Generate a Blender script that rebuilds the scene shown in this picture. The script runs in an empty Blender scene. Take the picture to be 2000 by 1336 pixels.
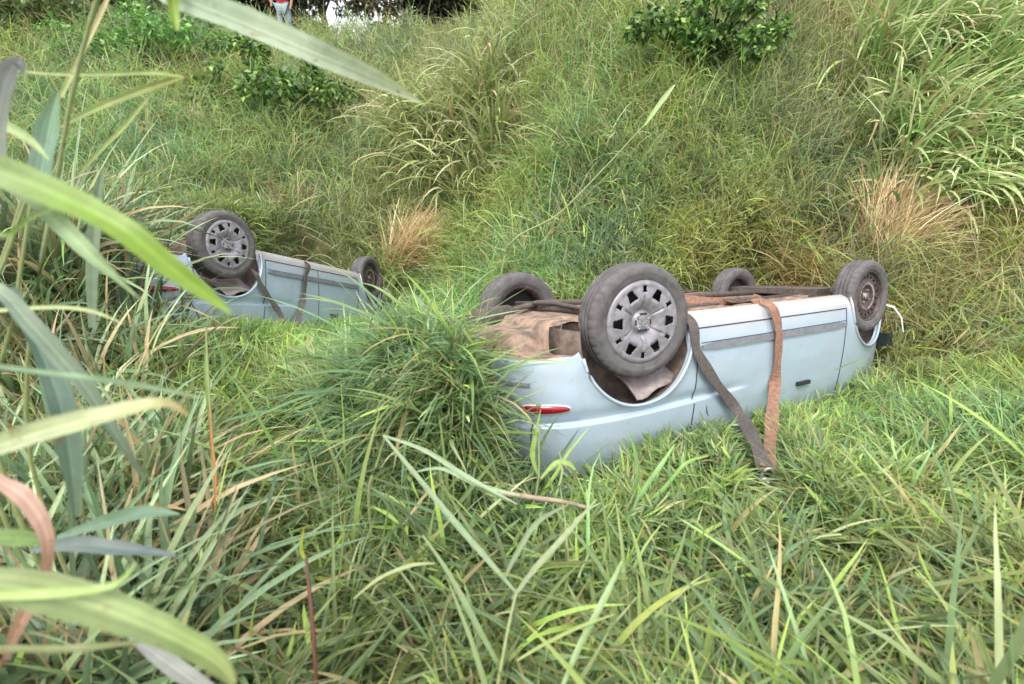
import bpy, bmesh, math, random
import numpy as np
from mathutils import Vector, Matrix

# ------------------------------------------------------------------ camera, sky, sun, exposure
sc = bpy.context.scene
PITCH = math.radians(22.0)
FPX = 1060.0                                  # focal length in pixels of a 2000 px wide frame
EYE = np.array([0.0, 0.0, 2.4])
cam_d = bpy.data.cameras.new('camera'); cam = bpy.data.objects.new('camera', cam_d)
sc.collection.objects.link(cam); sc.camera = cam
cam.location = EYE; cam.rotation_euler = (math.pi/2 - PITCH, 0, 0)
cam_d.sensor_width = 36.0; cam_d.lens = 36.0*FPX/2000.0
cam_d.clip_start = 0.05; cam_d.clip_end = 2000
cam_d.dof.use_dof = True; cam_d.dof.focus_distance = 4.6; cam_d.dof.aperture_fstop = 1.9

SUN_EL, SUN_ROT = math.radians(58), math.radians(200)
world = bpy.data.worlds.new('World'); sc.world = world; world.use_nodes = True
wn = world.node_tree; bg = wn.nodes['Background']
sky = wn.nodes.new('ShaderNodeTexSky'); sky.sky_type = 'NISHITA'; sky.sun_disc = False
sky.sun_elevation = SUN_EL; sky.sun_rotation = SUN_ROT
sky.dust_density = 6.0; sky.air_density = 1.2; sky.ozone_density = 1.0
# thin bright cloud veils most of the blue
cm = wn.nodes.new('ShaderNodeMix'); cm.data_type = 'RGBA'; cm.inputs['B'].default_value = (6.6, 6.7, 7.0, 1)
wtc = wn.nodes.new('ShaderNodeTexCoord'); wno = wn.nodes.new('ShaderNodeTexNoise'); wno.inputs['Scale'].default_value = 2.2; wno.inputs['Detail'].default_value = 6
wmr = wn.nodes.new('ShaderNodeMapRange'); wmr.inputs['From Min'].default_value = .3; wmr.inputs['From Max'].default_value = .6; wmr.inputs['To Min'].default_value = .45; wmr.inputs['To Max'].default_value = .95
wn.links.new(wtc.outputs['Generated'], wno.inputs['Vector']); wn.links.new(wno.outputs['Fac'], wmr.inputs['Value']); wn.links.new(wmr.outputs[0], cm.inputs['Factor'])
wn.links.new(sky.outputs[0], cm.inputs['A']); wn.links.new(cm.outputs['Result'], bg.inputs[0]); bg.inputs[1].default_value = 0.15
sun_d = bpy.data.lights.new('sun', 'SUN'); sun = bpy.data.objects.new('sun', sun_d)
sc.collection.objects.link(sun); sun_d.energy = 1.5; sun_d.angle = math.radians(20); sun_d.color = (1.0, .95, .86)
sdir = Vector((math.sin(SUN_ROT)*math.cos(SUN_EL), math.cos(SUN_ROT)*math.cos(SUN_EL), math.sin(SUN_EL)))
sun.rotation_euler = sdir.to_track_quat('Z', 'Y').to_euler()
sc.view_settings.view_transform = 'Standard'; sc.view_settings.look = 'None'
sc.view_settings.exposure = 1.1; sc.view_settings.gamma = 1.0
sc.cycles.max_bounces = 8; sc.cycles.transparent_max_bounces = 8

# ------------------------------------------------------------------ small helpers
rnd = random.Random(7); rng = np.random.default_rng(11)
CR = np.array([1., 0, 0]); CD = np.array([0, -math.sin(PITCH), -math.cos(PITCH)]); CF = np.array([0, math.cos(PITCH), -math.sin(PITCH)])
CAMM = np.stack([CR, CD, CF], 1)              # camera (right, down, forward) -> world
def ray(px, py): return CAMM @ np.array([(px-1000)/FPX, (py-668)/FPX, 1.0])
def at(px, py, d): return EYE + ray(px, py)*d  # point at depth d metres before the eye
def atz(px, py, z):
    r = ray(px, py); return EYE + r*((z-EYE[2])/r[2])
def lin(c):
    c = np.array(c, float)/255.0
    return np.where(c <= .04045, c/12.92, ((c+.055)/1.055)**2.4)
def link(o, parent=None):
    sc.collection.objects.link(o)
    if parent is not None: o.parent = parent
    return o
def tag(o, label=None, cat=None, group=None, kind=None):
    if label: o['label'] = label
    if cat: o['category'] = cat
    if group: o['group'] = group
    if kind: o['kind'] = kind
    return o
def empty(name, loc=(0, 0, 0)):
    o = bpy.data.objects.new(name, None); o.empty_display_size = .1; o.location = loc
    return link(o)
def mesh(name, V, F, m=None, parent=None, smooth=False, mats=None, fmat=None):
    me = bpy.data.meshes.new(name)
    me.from_pydata([tuple(map(float, v)) for v in V], [], [tuple(f) for f in F])
    for x in (mats or ([m] if m else [])): me.materials.append(x)
    if fmat is not None: me.polygons.foreach_set('material_index', fmat)
    if smooth: me.polygons.foreach_set('use_smooth', [True]*len(me.polygons))
    me.update()
    return link(bpy.data.objects.new(name, me), parent)
def quads(name, V, Q, col, m, parent=None, smooth=True):
    """fast numpy quad mesh with a colour per vertex"""
    me = bpy.data.meshes.new(name); nv, nq = len(V), len(Q)
    me.vertices.add(nv); me.vertices.foreach_set('co', np.ascontiguousarray(V, np.float32).ravel())
    me.loops.add(nq*4); me.loops.foreach_set('vertex_index', np.ascontiguousarray(Q, np.int32).ravel())
    me.polygons.add(nq); me.polygons.foreach_set('loop_start', np.arange(0, nq*4, 4, dtype=np.int32))
    me.polygons.foreach_set('loop_total', np.full(nq, 4, np.int32))
    me.polygons.foreach_set('use_smooth', np.full(nq, smooth))
    a = me.attributes.new('leaf_colour', 'FLOAT_COLOR', 'POINT')
    c4 = np.ones((nv, 4), np.float32); c4[:, :3] = col
    a.data.foreach_set('color', c4.ravel()); me.materials.append(m); me.update(calc_edges=True)
    return link(bpy.data.objects.new(name, me), parent)

# ------------------------------------------------------------------ materials
def new_mat(name):
    m = bpy.data.materials.new(name); m.use_nodes = True
    return m, m.node_tree, m.node_tree.nodes['Principled BSDF']
def simple(name, col, rough=.6, metal=0., spec=.5, noise=0., nscale=20., col2=None, bump=0., coat=0.):
    m, t, b = new_mat(name); b.inputs['Roughness'].default_value = rough; b.inputs['Metallic'].default_value = metal
    b.inputs['Specular IOR Level'].default_value = spec; b.inputs['Coat Weight'].default_value = coat
    b.inputs['Base Color'].default_value = (*col, 1)
    if noise or bump or col2 is not None:
        tc = t.nodes.new('ShaderNodeTexCoord'); n = t.nodes.new('ShaderNodeTexNoise')
        n.inputs['Scale'].default_value = nscale; n.inputs['Detail'].default_value = 8; n.inputs['Roughness'].default_value = .65
        t.links.new(tc.outputs['Object'], n.inputs['Vector'])
        r = t.nodes.new('ShaderNodeValToRGB'); t.links.new(n.outputs['Fac'], r.inputs['Fac'])
        r.color_ramp.elements[0].position = .38; r.color_ramp.elements[1].position = .64
        c2 = col2 if col2 is not None else tuple(x*(1-noise) for x in col)
        r.color_ramp.elements[0].color = (*c2, 1); r.color_ramp.elements[1].color = (*col, 1)
        t.links.new(r.outputs['Color'], b.inputs['Base Color'])
        if bump:
            bp = t.nodes.new('ShaderNodeBump'); bp.inputs['Strength'].default_value = bump; bp.inputs['Distance'].default_value = .01
            t.links.new(n.outputs['Fac'], bp.inputs['Height']); t.links.new(bp.outputs['Normal'], b.inputs['Normal'])
    return m
def leaf_mat(name, transl=.35, rough=.5, spec=.35, veins=False):
    m, t, b = new_mat(name); out = t.nodes['Material Output']
    a = t.nodes.new('ShaderNodeAttribute'); a.attribute_name = 'leaf_colour'
    src = a.outputs['Color']
    tc = t.nodes.new('ShaderNodeTexCoord'); n = t.nodes.new('ShaderNodeTexNoise'); n.inputs['Scale'].default_value = 45 if veins else 18
    n.inputs['Detail'].default_value = 3
    t.links.new(tc.outputs['Object'], n.inputs['Vector'])
    mr = t.nodes.new('ShaderNodeMapRange'); mr.inputs['To Min'].default_value = .78; mr.inputs['To Max'].default_value = 1.22
    t.links.new(n.outputs['Fac'], mr.inputs['Value'])
    mul = t.nodes.new('ShaderNodeVectorMath'); mul.operation = 'SCALE'
    t.links.new(src, mul.inputs[0]); t.links.new(mr.outputs['Result'], mul.inputs['Scale']); src = mul.outputs[0]
    if veins:
        n2 = t.nodes.new('ShaderNodeTexNoise'); n2.inputs['Scale'].default_value = 38; n2.inputs['Detail'].default_value = 6; n2.inputs['Roughness'].default_value = .75
        t.links.new(tc.outputs['Object'], n2.inputs['Vector'])
        m2 = t.nodes.new('ShaderNodeMapRange'); m2.inputs['From Min'].default_value = .60; m2.inputs['From Max'].default_value = .68; t.links.new(n2.outputs['Fac'], m2.inputs['Value'])
        x2 = t.nodes.new('ShaderNodeMix'); x2.data_type = 'RGBA'; x2.inputs['B'].default_value = (.20, .12, .05, 1); t.links.new(m2.outputs[0], x2.inputs['Factor'])
        t.links.new(src, x2.inputs['A']); src = x2.outputs['Result']
    t.links.new(src, b.inputs['Base Color']); b.inputs['Roughness'].default_value = rough; b.inputs['Specular IOR Level'].default_value = spec
    tr = t.nodes.new('ShaderNodeBsdfTranslucent'); hs = t.nodes.new('ShaderNodeHueSaturation')
    hs.inputs['Hue'].default_value = .505; hs.inputs['Saturation'].default_value = 1.05; hs.inputs['Value'].default_value = 1.35
    t.links.new(src, hs.inputs['Color']); t.links.new(hs.outputs['Color'], tr.inputs['Color'])
    mx = t.nodes.new('ShaderNodeMixShader'); mx.inputs[0].default_value = transl
    t.links.new(b.outputs[0], mx.inputs[1]); t.links.new(tr.outputs[0], mx.inputs[2]); t.links.new(mx.outputs[0], out.inputs['Surface'])
    return m
M = {}
M['grass'] = leaf_mat('grass_blade', .4, .5, .4)
M['leaf'] = leaf_mat('broad_leaf', .22, .45, .45, True)
M['dry'] = leaf_mat('dry_grass', .25, .7, .2)
M['bark'] = simple('bark', (.10, .075, .055), .9, nscale=9, col2=(.04, .03, .022), bump=.8)
M['rubber'] = simple('tyre_rubber', (.135, .125, .125), .75, spec=.3, nscale=14, col2=(.085, .078, .08), bump=.25)
M['hubcap'] = simple('hubcap_plastic', (.30, .285, .32), .42, metal=.3, nscale=26, col2=(.20, .185, .205), bump=.06)
M['steel'] = simple('wheel_steel', (.115, .085, .085), .6, metal=.4, nscale=32, col2=(.05, .035, .035), bump=.2)
M['hub'] = simple('hub_metal', (.50, .42, .42), .5, metal=.5, nscale=42, col2=(.11, .07, .065), bump=.3)
M['black'] = simple('black_plastic', (.02, .02, .022), .6)
M['seam'] = simple('panel_gap', (.03, .035, .045), .8)
M['trim'] = simple('grey_moulding', (.20, .21, .235), .55, nscale=30, noise=.25)
M['under'] = simple('dusty_underside', (.36, .25, .19), .95, spec=.1, nscale=11, col2=(.14, .11, .09), bump=.6)
M['liner'] = simple('muddy_wheel_arch', (.22, .165, .14), .95, spec=.1, nscale=9, col2=(.085, .068, .06), bump=.7)
M['pipe'] = simple('rusty_pipe', (.13, .11, .10), .8, metal=.2, nscale=22, col2=(.08, .06, .05), bump=.5)
M['red'] = simple('red_lens', (.30, .004, .022), .22, coat=.6)
M['bead'] = simple('pale_trim', (.62, .62, .6), .4)
M['strapg'] = simple('grey_webbing', (.12, .10, .095), .9, nscale=60, col2=(.07, .06, .055), bump=.4)
M['strapo'] = simple('brown_webbing', (.33, .16, .10), .85, nscale=40, col2=(.17, .10, .075), bump=.4)
M['galv'] = simple('shackle_steel', (.42, .42, .44), .45, metal=.7, nscale=30, noise=.4)
M['glass'] = simple('window_glass', (.02, .025, .03), .08, coat=.3)
M['wood'] = simple('dead_wood', (.36, .28, .20), .9, nscale=25, col2=(.22, .17, .12), bump=.6)

def paint_mat():
    m, t, b = new_mat('car_paint'); N = t.nodes; L = t.links
    tc = N.new('ShaderNodeTexCoord'); sx = N.new('ShaderNodeSeparateXYZ'); L.new(tc.outputs['Object'], sx.inputs[0])
    n = N.new('ShaderNodeTexNoise'); n.inputs['Scale'].default_value = 5; n.inputs['Detail'].default_value = 7; L.new(tc.outputs['Object'], n.inputs['Vector'])
    # road dust lies thick near the sill and thins out up the doors
    mr = N.new('ShaderNodeMapRange'); mr.inputs['From Min'].default_value = .36; mr.inputs['From Max'].default_value = .19
    L.new(sx.outputs['Z'], mr.inputs['Value'])
    ad = N.new('ShaderNodeMath'); ad.operation = 'MULTIPLY_ADD'; ad.inputs[1].default_value = 1.1; ad.inputs[2].default_value = -.52
    L.new(n.outputs['Fac'], ad.inputs[0])
    s = N.new('ShaderNodeMath'); s.operation = 'ADD'; s.use_clamp = True; L.new(mr.outputs[0], s.inputs[0]); L.new(ad.outputs[0], s.inputs[1])
    s2 = N.new('ShaderNodeMath'); s2.operation = 'MULTIPLY'; s2.inputs[1].default_value = .6; L.new(s.outputs[0], s2.inputs[0])
    mx = N.new('ShaderNodeMix'); mx.data_type = 'RGBA'
    mx.inputs['A'].default_value = (.38, .47, .57, 1); mx.inputs['B'].default_value = (.50, .37, .28, 1)
    L.new(s2.outputs[0], mx.inputs['Factor']); L.new(mx.outputs['Result'], b.inputs['Base Color'])
    b.inputs['Metallic'].default_value = .15
    rr = N.new('ShaderNodeMapRange'); rr.inputs['To Min'].default_value = .30; rr.inputs['To Max'].default_value = .5
    L.new(n.outputs['Fac'], rr.inputs['Value']); L.new(rr.outputs[0], b.inputs['Roughness'])
    b.inputs['Coat Weight'].default_value = .5; b.inputs['Coat Roughness'].default_value = .08
    # shallow dents and dried mud splashes
    n3 = N.new('ShaderNodeTexNoise'); n3.inputs['Scale'].default_value = 2.6; n3.inputs['Detail'].default_value = 2; L.new(tc.outputs['Object'], n3.inputs['Vector'])
    bp = N.new('ShaderNodeBump'); bp.inputs['Strength'].default_value = .35; bp.inputs['Distance'].default_value = .06; L.new(n3.outputs['Fac'], bp.inputs['Height']); L.new(bp.outputs['Normal'], b.inputs['Normal'])
    n4 = N.new('ShaderNodeTexNoise'); n4.inputs['Scale'].default_value = 34; n4.inputs['Detail'].default_value = 5; n4.inputs['Roughness'].default_value = .7; L.new(tc.outputs['Object'], n4.inputs['Vector'])
    m4 = N.new('ShaderNodeMapRange'); m4.inputs['From Min'].default_value = .60; m4.inputs['From Max'].default_value = .74; m4.inputs['To Max'].default_value = .55; L.new(n4.outputs['Fac'], m4.inputs['Value'])
    x4 = N.new('ShaderNodeMix'); x4.data_type = 'RGBA'; x4.inputs['B'].default_value = (.26, .20, .15, 1); L.new(m4.outputs[0], x4.inputs['Factor'])
    L.new(mx.outputs['Result'], x4.inputs['A']); L.new(x4.outputs['Result'], b.inputs['Base Color'])
    return m
M['paint'] = paint_mat()

# ------------------------------------------------------------------ car poses (camera-frame fit -> world)
def rodr(r):
    r = np.array(r, float); t = np.linalg.norm(r); k = r/t
    K = np.array([[0, -k[2], k[1]], [k[2], 0, -k[0]], [-k[1], k[0], 0]])
    return np.eye(3)+math.sin(t)*K+(1-math.cos(t))*K@K
WB = 2.6
POSE = {}
for nm, p in (('near', [-1.394, -0.357, -0.469, 0.36, -0.409, 3.853]), ('far', [-1.362, -0.983, -1.021, -3.456, -1.095, 5.374])):
    R = CAMM @ rodr(p[:3]); T = EYE + CAMM @ np.array(p[3:6]); POSE[nm] = (R, T)
def car_hit(nm, px, py, y=.84):
    """world point where the ray through a pixel meets the side plane of a car"""
    R, T = POSE[nm]; n = R[:, 1]; r = ray(px, py)
    return EYE + r*(np.dot(T + n*y - EYE, n)/np.dot(r, n))

# ------------------------------------------------------------------ terrain
CP = []
for px, py, z in ((-500, 1336, -1.75), (0, 1336, -1.8), (500, 1336, -1.9), (1000, 1336, -1.85), (1500, 1336, -1.85), (2000, 1336, -1.75), (2500, 1336, -1.7),
                  (-300, 1100, -1.8), (0, 1100, -1.85), (500, 1100, -2.0), (1000, 1100, -1.98), (1500, 1100, -1.97), (2000, 1100, -1.85), (2400, 1100, -1.8),
                  (-100, 900, -1.9), (500, 900, -2.12), (850, 900, -2.12), (300, 760, -2.15), (600, 760, -2.22), (850, 760, -2.2), (0, 760, -2.0),
                  (1750, 950, -2.0), (2100, 900, -1.85), (1850, 800, -2.02)):
    CP.append(atz(px, py, EYE[2]+z))
for px, py, d in ((150, 600, 5.2), (-200, 600, 5.2), (350, 400, 7.5), (600, 350, 9.5), (600, 200, 11.5), (600, 75, 13.6), (300, 200, 10.5), (300, 60, 13), (100, 70, 12.5), (0, 300, 8.2), (-300, 300, 8),
                  (0, 100, 11.5), (-300, 50, 12), (-100, 450, 6.6), (450, 75, 13.6), (800, 75, 13.6), (930, 85, 12.6), (800, 250, 10.5), (850, 430, 9.2), (880, 560, 7.6), (960, 300, 8.9), (930, 640, 5.9),
                  (1080, 520, 6.0), (1080, 300, 7.2), (1080, 120, 8.6), (1300, 400, 6.3), (1400, 540, 5.9), (1300, 200, 7.3), (1300, 0, 8.5), (1300, -200, 9.6), (1650, 250, 7.0), (1650, 30, 8.3), (1650, -200, 9.6),
                  (1080, -100, 10.5), (1500, 480, 6.1), (1760, 510, 6.1), (1900, 560, 5.6), (1900, 420, 6.3), (1900, 200, 7.3), (1950, 0, 8.6), (2000, -200, 9.8), (2300, 400, 6), (2300, 100, 8), (2050, 650, 4.7), (1850, 680, 5.0),
                  (1300, -330, 10.6), (1900, -330, 10.9), (2400, -200, 9.5)):
    CP.append(at(px, py, d) - np.array([0, 0, .22]))
for px, py in ((1010, 955), (1120, 935), (1200, 905), (1300, 850), (1430, 815), (1560, 790), (1640, 765), (1700, 715)):
    CP.append(car_hit('near', px, py, .9) - np.array([0, 0, .24]))
for px, py in ((300, 610), (400, 612), (500, 625), (560, 632), (640, 615), (720, 605), (765, 575)):
    CP.append(car_hit('far', px, py, .9) - np.array([0, 0, .2]))
CP = np.array(CP); CXY = CP[:, :2]; CZ = CP[:, 2]
def tps(d2): return np.where(d2 > 1e-12, d2*np.log(np.maximum(d2, 1e-12))*.5, 0)
_n = len(CP)
_K = tps(((CXY[:, None]-CXY[None])**2).sum(-1)) + np.eye(_n)*.22
_P = np.hstack([np.ones((_n, 1)), CXY]); _A = np.zeros((_n+3, _n+3)); _A[:_n, :_n] = _K; _A[:_n, _n:] = _P; _A[_n:, :_n] = _P.T
_W = np.linalg.solve(_A, np.concatenate([CZ, np.zeros(3)]))
GX0, GX1, GY0, GY1, GS = -17., 17., -2., 21., .1
def raw_h(x, y):
    xy = np.stack([x, y], 1); out = np.empty(len(xy))
    for i in range(0, len(xy), 8000):
        q = xy[i:i+8000]; out[i:i+8000] = tps(((q[:, None]-CXY[None])**2).sum(-1))@_W[:_n] + _W[_n] + q@_W[_n+1:]
    return out
gx = np.arange(GX0, GX1+GS/2, GS); gy = np.arange(GY0, GY1+GS/2, GS)
_GX, _GY = np.meshgrid(gx, gy, indexing='ij')
_cx = np.clip(_GX, -9, 8.5); _cy = np.clip(_GY, .3, 16.5)
HG = raw_h(_cx.ravel(), _cy.ravel()).reshape(_GX.shape)
# the banks end in a flat crest: the left one low enough to see trees over it, the right one higher
def sstep(a, b, t): t = np.clip((t-a)/(b-a), 0, 1); return t*t*(3-2*t)
CREST = 4.45 + 2.6*sstep(-.9, 1.3, _GX) + 1.7*sstep(-6.3, -7.8, _GX)
HG = np.where(HG > CREST-.35, CREST-.35+.35*(1-np.exp(-(HG-CREST+.35)/.35)), HG)
HG = np.maximum(HG, -1.4)
def vnoise(x, y, s, seed):
    r = np.random.default_rng(seed); g = r.random((128, 128)); u = x/s+500; v = y/s+500
    i = np.floor(u).astype(int); j = np.floor(v).astype(int); fu = u-i; fv = v-j; fu = fu*fu*(3-2*fu); fv = fv*fv*(3-2*fv)
    a = g[i % 128, j % 128]; b = g[(i+1) % 128, j % 128]; c = g[i % 128, (j+1) % 128]; d = g[(i+1) % 128, (j+1) % 128]
    return (a*(1-fu)+b*fu)*(1-fv)+(c*(1-fu)+d*fu)*fv
for _nm in ('near', 'far'):                     # the cars have pressed a hollow into the grass
    _R, _T = POSE[_nm]; _q = (np.stack([_GX, _GY, HG], -1)-_T)@_R; _n = _R[:, 2]
    _pl = _T[2] + (_R@np.array([0, 0, .98]))[2]
    _in = sstep(1.10, .86, abs(_q[..., 1]))*sstep(-1.0, -.76, _q[..., 0])*sstep(3.55, 3.3, _q[..., 0])
    _pz = _T[2] + _R[2, 0]*_q[..., 0] + _R[2, 1]*_q[..., 1] + _R[2, 2]*1.02
    HG = np.where((HG > _pz), HG*(1-_in)+_pz*_in, HG)
# two grassy humps in front of the cars' tails
_v = _GY-(2.60-.85*_GX); _a = sstep(-.07, -.24, _GX)*(.2+.8*sstep(-1.6, -.3, _GX))*sstep(-3.0, -1.4, _GX)
HG = HG + .82*_a*np.exp(-(_v/np.where(_v < 0, .55, .34))**2)
_v = _GY-(3.98-.10*(_GX+3)); _a = sstep(-2.92, -3.2, _GX)*sstep(-7.5, -6, _GX)
HG = HG + .82*_a*np.exp(-(_v/np.where(_v < 0, .8, .36))**2)
HG += (vnoise(_GX, _GY, .9, 1)-.5)*.12 + (vnoise(_GX, _GY, .35, 2)-.5)*.06
def H(x, y):
    u = np.clip((np.asarray(x, float)-GX0)/GS, 0, len(gx)-1.001); v = np.clip((np.asarray(y, float)-GY0)/GS, 0, len(gy)-1.001)
    i = u.astype(int); j = v.astype(int); fu = u-i; fv = v-j
    return (HG[i, j]*(1-fu)+HG[i+1, j]*fu)*(1-fv)+(HG[i, j+1]*(1-fu)+HG[i+1, j+1]*fu)*fv
def ground_at(px, py, lift=.2):
    r = ray(px, py); t = np.arange(.8, 40, .02); P = EYE + t[:, None]*r
    hit = np.nonzero(P[:, 2] < H(P[:, 0], P[:, 1])+lift)[0]
    k = hit[0] if len(hit) else len(t)-1
    return P[k]
# ground sheet: fine in the middle, running out to the horizon
xs = np.concatenate([[-900, -400, -150, -60, -30, -20], gx[::2], [20, 30, 60, 150, 400, 900]])
ys = np.concatenate([[-900, -300, -80, -20, -6], gy[::2], [24, 30, 45, 80, 200, 500, 1200]])
_X, _Y = np.meshgrid(xs, ys, indexing='ij'); _Z = H(_X.ravel(), _Y.ravel())
nX, nY = len(xs), len(ys)
idx = np.arange(nX*nY).reshape(nX, nY)
Q = np.stack([idx[:-1, :-1], idx[1:, :-1], idx[1:, 1:], idx[:-1, 1:]], -1).reshape(-1, 4)
soil = simple('soil_and_thatch', (.16, .15, .075), .95, spec=.1, nscale=6, col2=(.07, .085, .035), bump=.8)
g = quads('ground', np.stack([_X.ravel(), _Y.ravel(), _Z], 1), Q, np.array([.1, .1, .05]), soil)
tag(g, 'grassy ditch floor and banks under the matted grass', 'ground', kind='structure')

# ------------------------------------------------------------------ grass
def blade_mesh(P, az, th, kap, L, W, col, nseg, dirs_twist=None, tipcol=None, fold=.0):
    """vectorised curved blades; returns V, Q, C"""
    n = len(P); s = np.linspace(0, 1, nseg+1)
    tw = rng.uniform(-1.0, 1.0, n) if dirs_twist is None else dirs_twist
    pos = P.copy(); rows = []; prof = np.interp(s, [0, .12, .45, .8, 1], [.55, .85, 1., .62, .04])
    hx, hy = np.cos(az), np.sin(az)
    wob = rng.normal(0, .25, (n, nseg+1))
    for k in range(nseg+1):
        t = th + kap*s[k]; a2 = az + wob[:, :k+1].sum(1)*.35
        d = np.stack([np.sin(t)*np.cos(a2), np.sin(t)*np.sin(a2), np.cos(t)], 1)
        if k: pos = pos + d*(L/nseg)[:, None]
        side = np.stack([-np.sin(a2), np.cos(a2), np.zeros(n)], 1); nrm = np.cross(d, side)
        ang = tw*(.4+.8*s[k]); w = side*np.cos(ang)[:, None] + nrm*np.sin(ang)[:, None]
        hw = (W*prof[k]*.5)[:, None]
        if fold: rows += [pos-w*hw, pos + np.cross(w, d)*hw*fold, pos+w*hw]
        else: rows += [pos-w*hw, pos+w*hw]
    c = 3 if fold else 2
    V = np.stack(rows, 1).reshape(n, -1, 3); nv = V.shape[1]
    q = []
    for k in range(nseg):
        for j in range(c-1): q.append([k*c+j, k*c+j+1, (k+1)*c+j+1, (k+1)*c+j])
    Q = (np.arange(n)*nv)[:, None, None] + np.array(q)[None]
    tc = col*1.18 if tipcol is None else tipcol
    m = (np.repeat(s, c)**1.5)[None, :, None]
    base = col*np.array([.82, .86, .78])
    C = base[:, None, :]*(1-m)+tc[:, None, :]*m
    return V.reshape(-1, 3), Q.reshape(-1, 4), C.reshape(-1, 3)
class Acc:
    def __init__(s): s.V = []; s.Q = []; s.C = []; s.n = 0
    def add(s, V, Q, C): s.V.append(V); s.Q.append(Q+s.n); s.C.append(C); s.n += len(V)
    def build(s, name, m, parent=None):
        return quads(name, np.concatenate(s.V), np.concatenate(s.Q), np.clip(np.concatenate(s.C), 0, 1), m, parent)

ALB = .98
ANCH = [(1100, 150, (125, 152, 80)), (1200, 300, (128, 160, 88)), (1420, 220, (118, 168, 78)), (1400, 400, (112, 135, 82)), (1300, 480, (118, 128, 88)),
        (1550, 430, (120, 122, 88)), (1600, 90, (142, 136, 102)), (1800, 100, (132, 158, 76)), (1900, 250, (148, 160, 96)), (1900, 440, (156, 144, 102)),
        (1850, 600, (146, 152, 90)), (1930, 780, (122, 158, 76)), (1600, 1000, (128, 160, 86)), (1200, 1200, (122, 145, 86)), (1820, 1200, (136, 146, 98)),
        (1500, 1250, (126, 150, 84)), (1560, 560, (172, 138, 92)), (1150, 960, (110, 140, 80)),
        (600, 100, (146, 162, 106)), (500, 250, (118, 168, 90)), (500, 330, (104, 152, 88)), (800, 150, (152, 156, 110)), (700, 200, (144, 140, 106)),
        (620, 420, (126, 122, 90)), (850, 650, (124, 176, 78)), (600, 700, (126, 166, 84)), (850, 900, (112, 152, 68)), (600, 1000, (118, 144, 90)),
        (850, 1200, (98, 118, 76)), (300, 1200, (102, 122, 86)), (200, 500, (112, 132, 80)), (100, 200, (128, 148, 84)), (400, 130, (112, 152, 78)), (930, 350, (138, 150, 90)), (500, 850, (122, 150, 84))]
AP = np.array([ground_at(a, b)[:2] for a, b, c in ANCH]); AC = np.array([lin(c) for a, b, c in ANCH])*ALB
def palette(x, y):
    d = np.hypot(x, y)
    w = np.exp(-(((x[:, None]-AP[None, :, 0])**2+(y[:, None]-AP[None, :, 1])**2)/(2*(.16*d[:, None]+.1)**2)))+1e-9
    return (w@AC)/w.sum(1, keepdims=True)
def inside_car(x, y, z, nm, mg=0.):
    R, T = POSE[nm]; q = (np.stack([x, y, z], 1)-T)@R
    return (q[:, 0] > -.86-mg) & (q[:, 0] < 3.31+mg) & (abs(q[:, 1]) < .84+mg)
def scatter(N, r0, r1, power, mg=.45):
    N = int(N*1.2)
    """points on the ground in a fan before the eye, thinning with distance, wider than the view"""
    r = (rng.random(N)*(r1**power-r0**power)+r0**power)**(1/power); a = rng.uniform(-1.2, 1.2, N)
    x = r*np.sin(a); y = r*np.cos(a); z = H(x, y)
    p = np.stack([x, y, z+.3], 1)-EYE; c = p@CAMM
    u = c[:, 0]/np.maximum(c[:, 2], .05)*FPX; v = c[:, 1]/np.maximum(c[:, 2], .05)*FPX
    k = (c[:, 2] > .3) & (abs(u) < 1000*(1+mg)) & (v < 668*1.35) & (v > -668*1.3) & (r < 22)
    for nm in ('near', 'far'): k &= ~inside_car(x, y, z+.1, nm, -.02)
    return x[k], y[k], z[k], r[k]
CARPTS = [(POSE[n][0], POSE[n][1]) for n in ('near', 'far')]
STRAP_A = ground_at(1478, 815, .3)[:2]; STRAP_B = ground_at(1500, 990, .2)[:2]
def keep_clear(x, y, top):
    """grass pressed down along the flank of a car that faces the eye"""
    f = np.ones(len(x))
    for nm, hgt in (('near', .40), ('far', .30)):
        R, T = POSE[nm]; q = (np.stack([x, y, H(x, y)], 1)-T)@R
        near = (q[:, 0] > -.95) & (q[:, 0] < 3.5) & (q[:, 1] > .8) & (q[:, 1] < 1.9)
        f = np.where(near, np.minimum(f, hgt/np.maximum(top, .01)*(.7+.5*(q[:, 1]-.8))), f)
        far = (q[:, 0] > -1.2) & (q[:, 0] < 3.7) & (q[:, 1] < -.8) & (q[:, 1] > -1.9)
        f = np.where(far, np.minimum(f, .50/np.maximum(top, .01)), f)
    a, b = STRAP_A, STRAP_B; ab = b-a
    t = np.clip(((x-a[0])*ab[0]+(y-a[1])*ab[1])/(ab@ab), 0, 1); d = np.hypot(x-a[0]-t*ab[0], y-a[1]-t*ab[1])
    return np.where(d < .17, f*.28, f)
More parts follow.
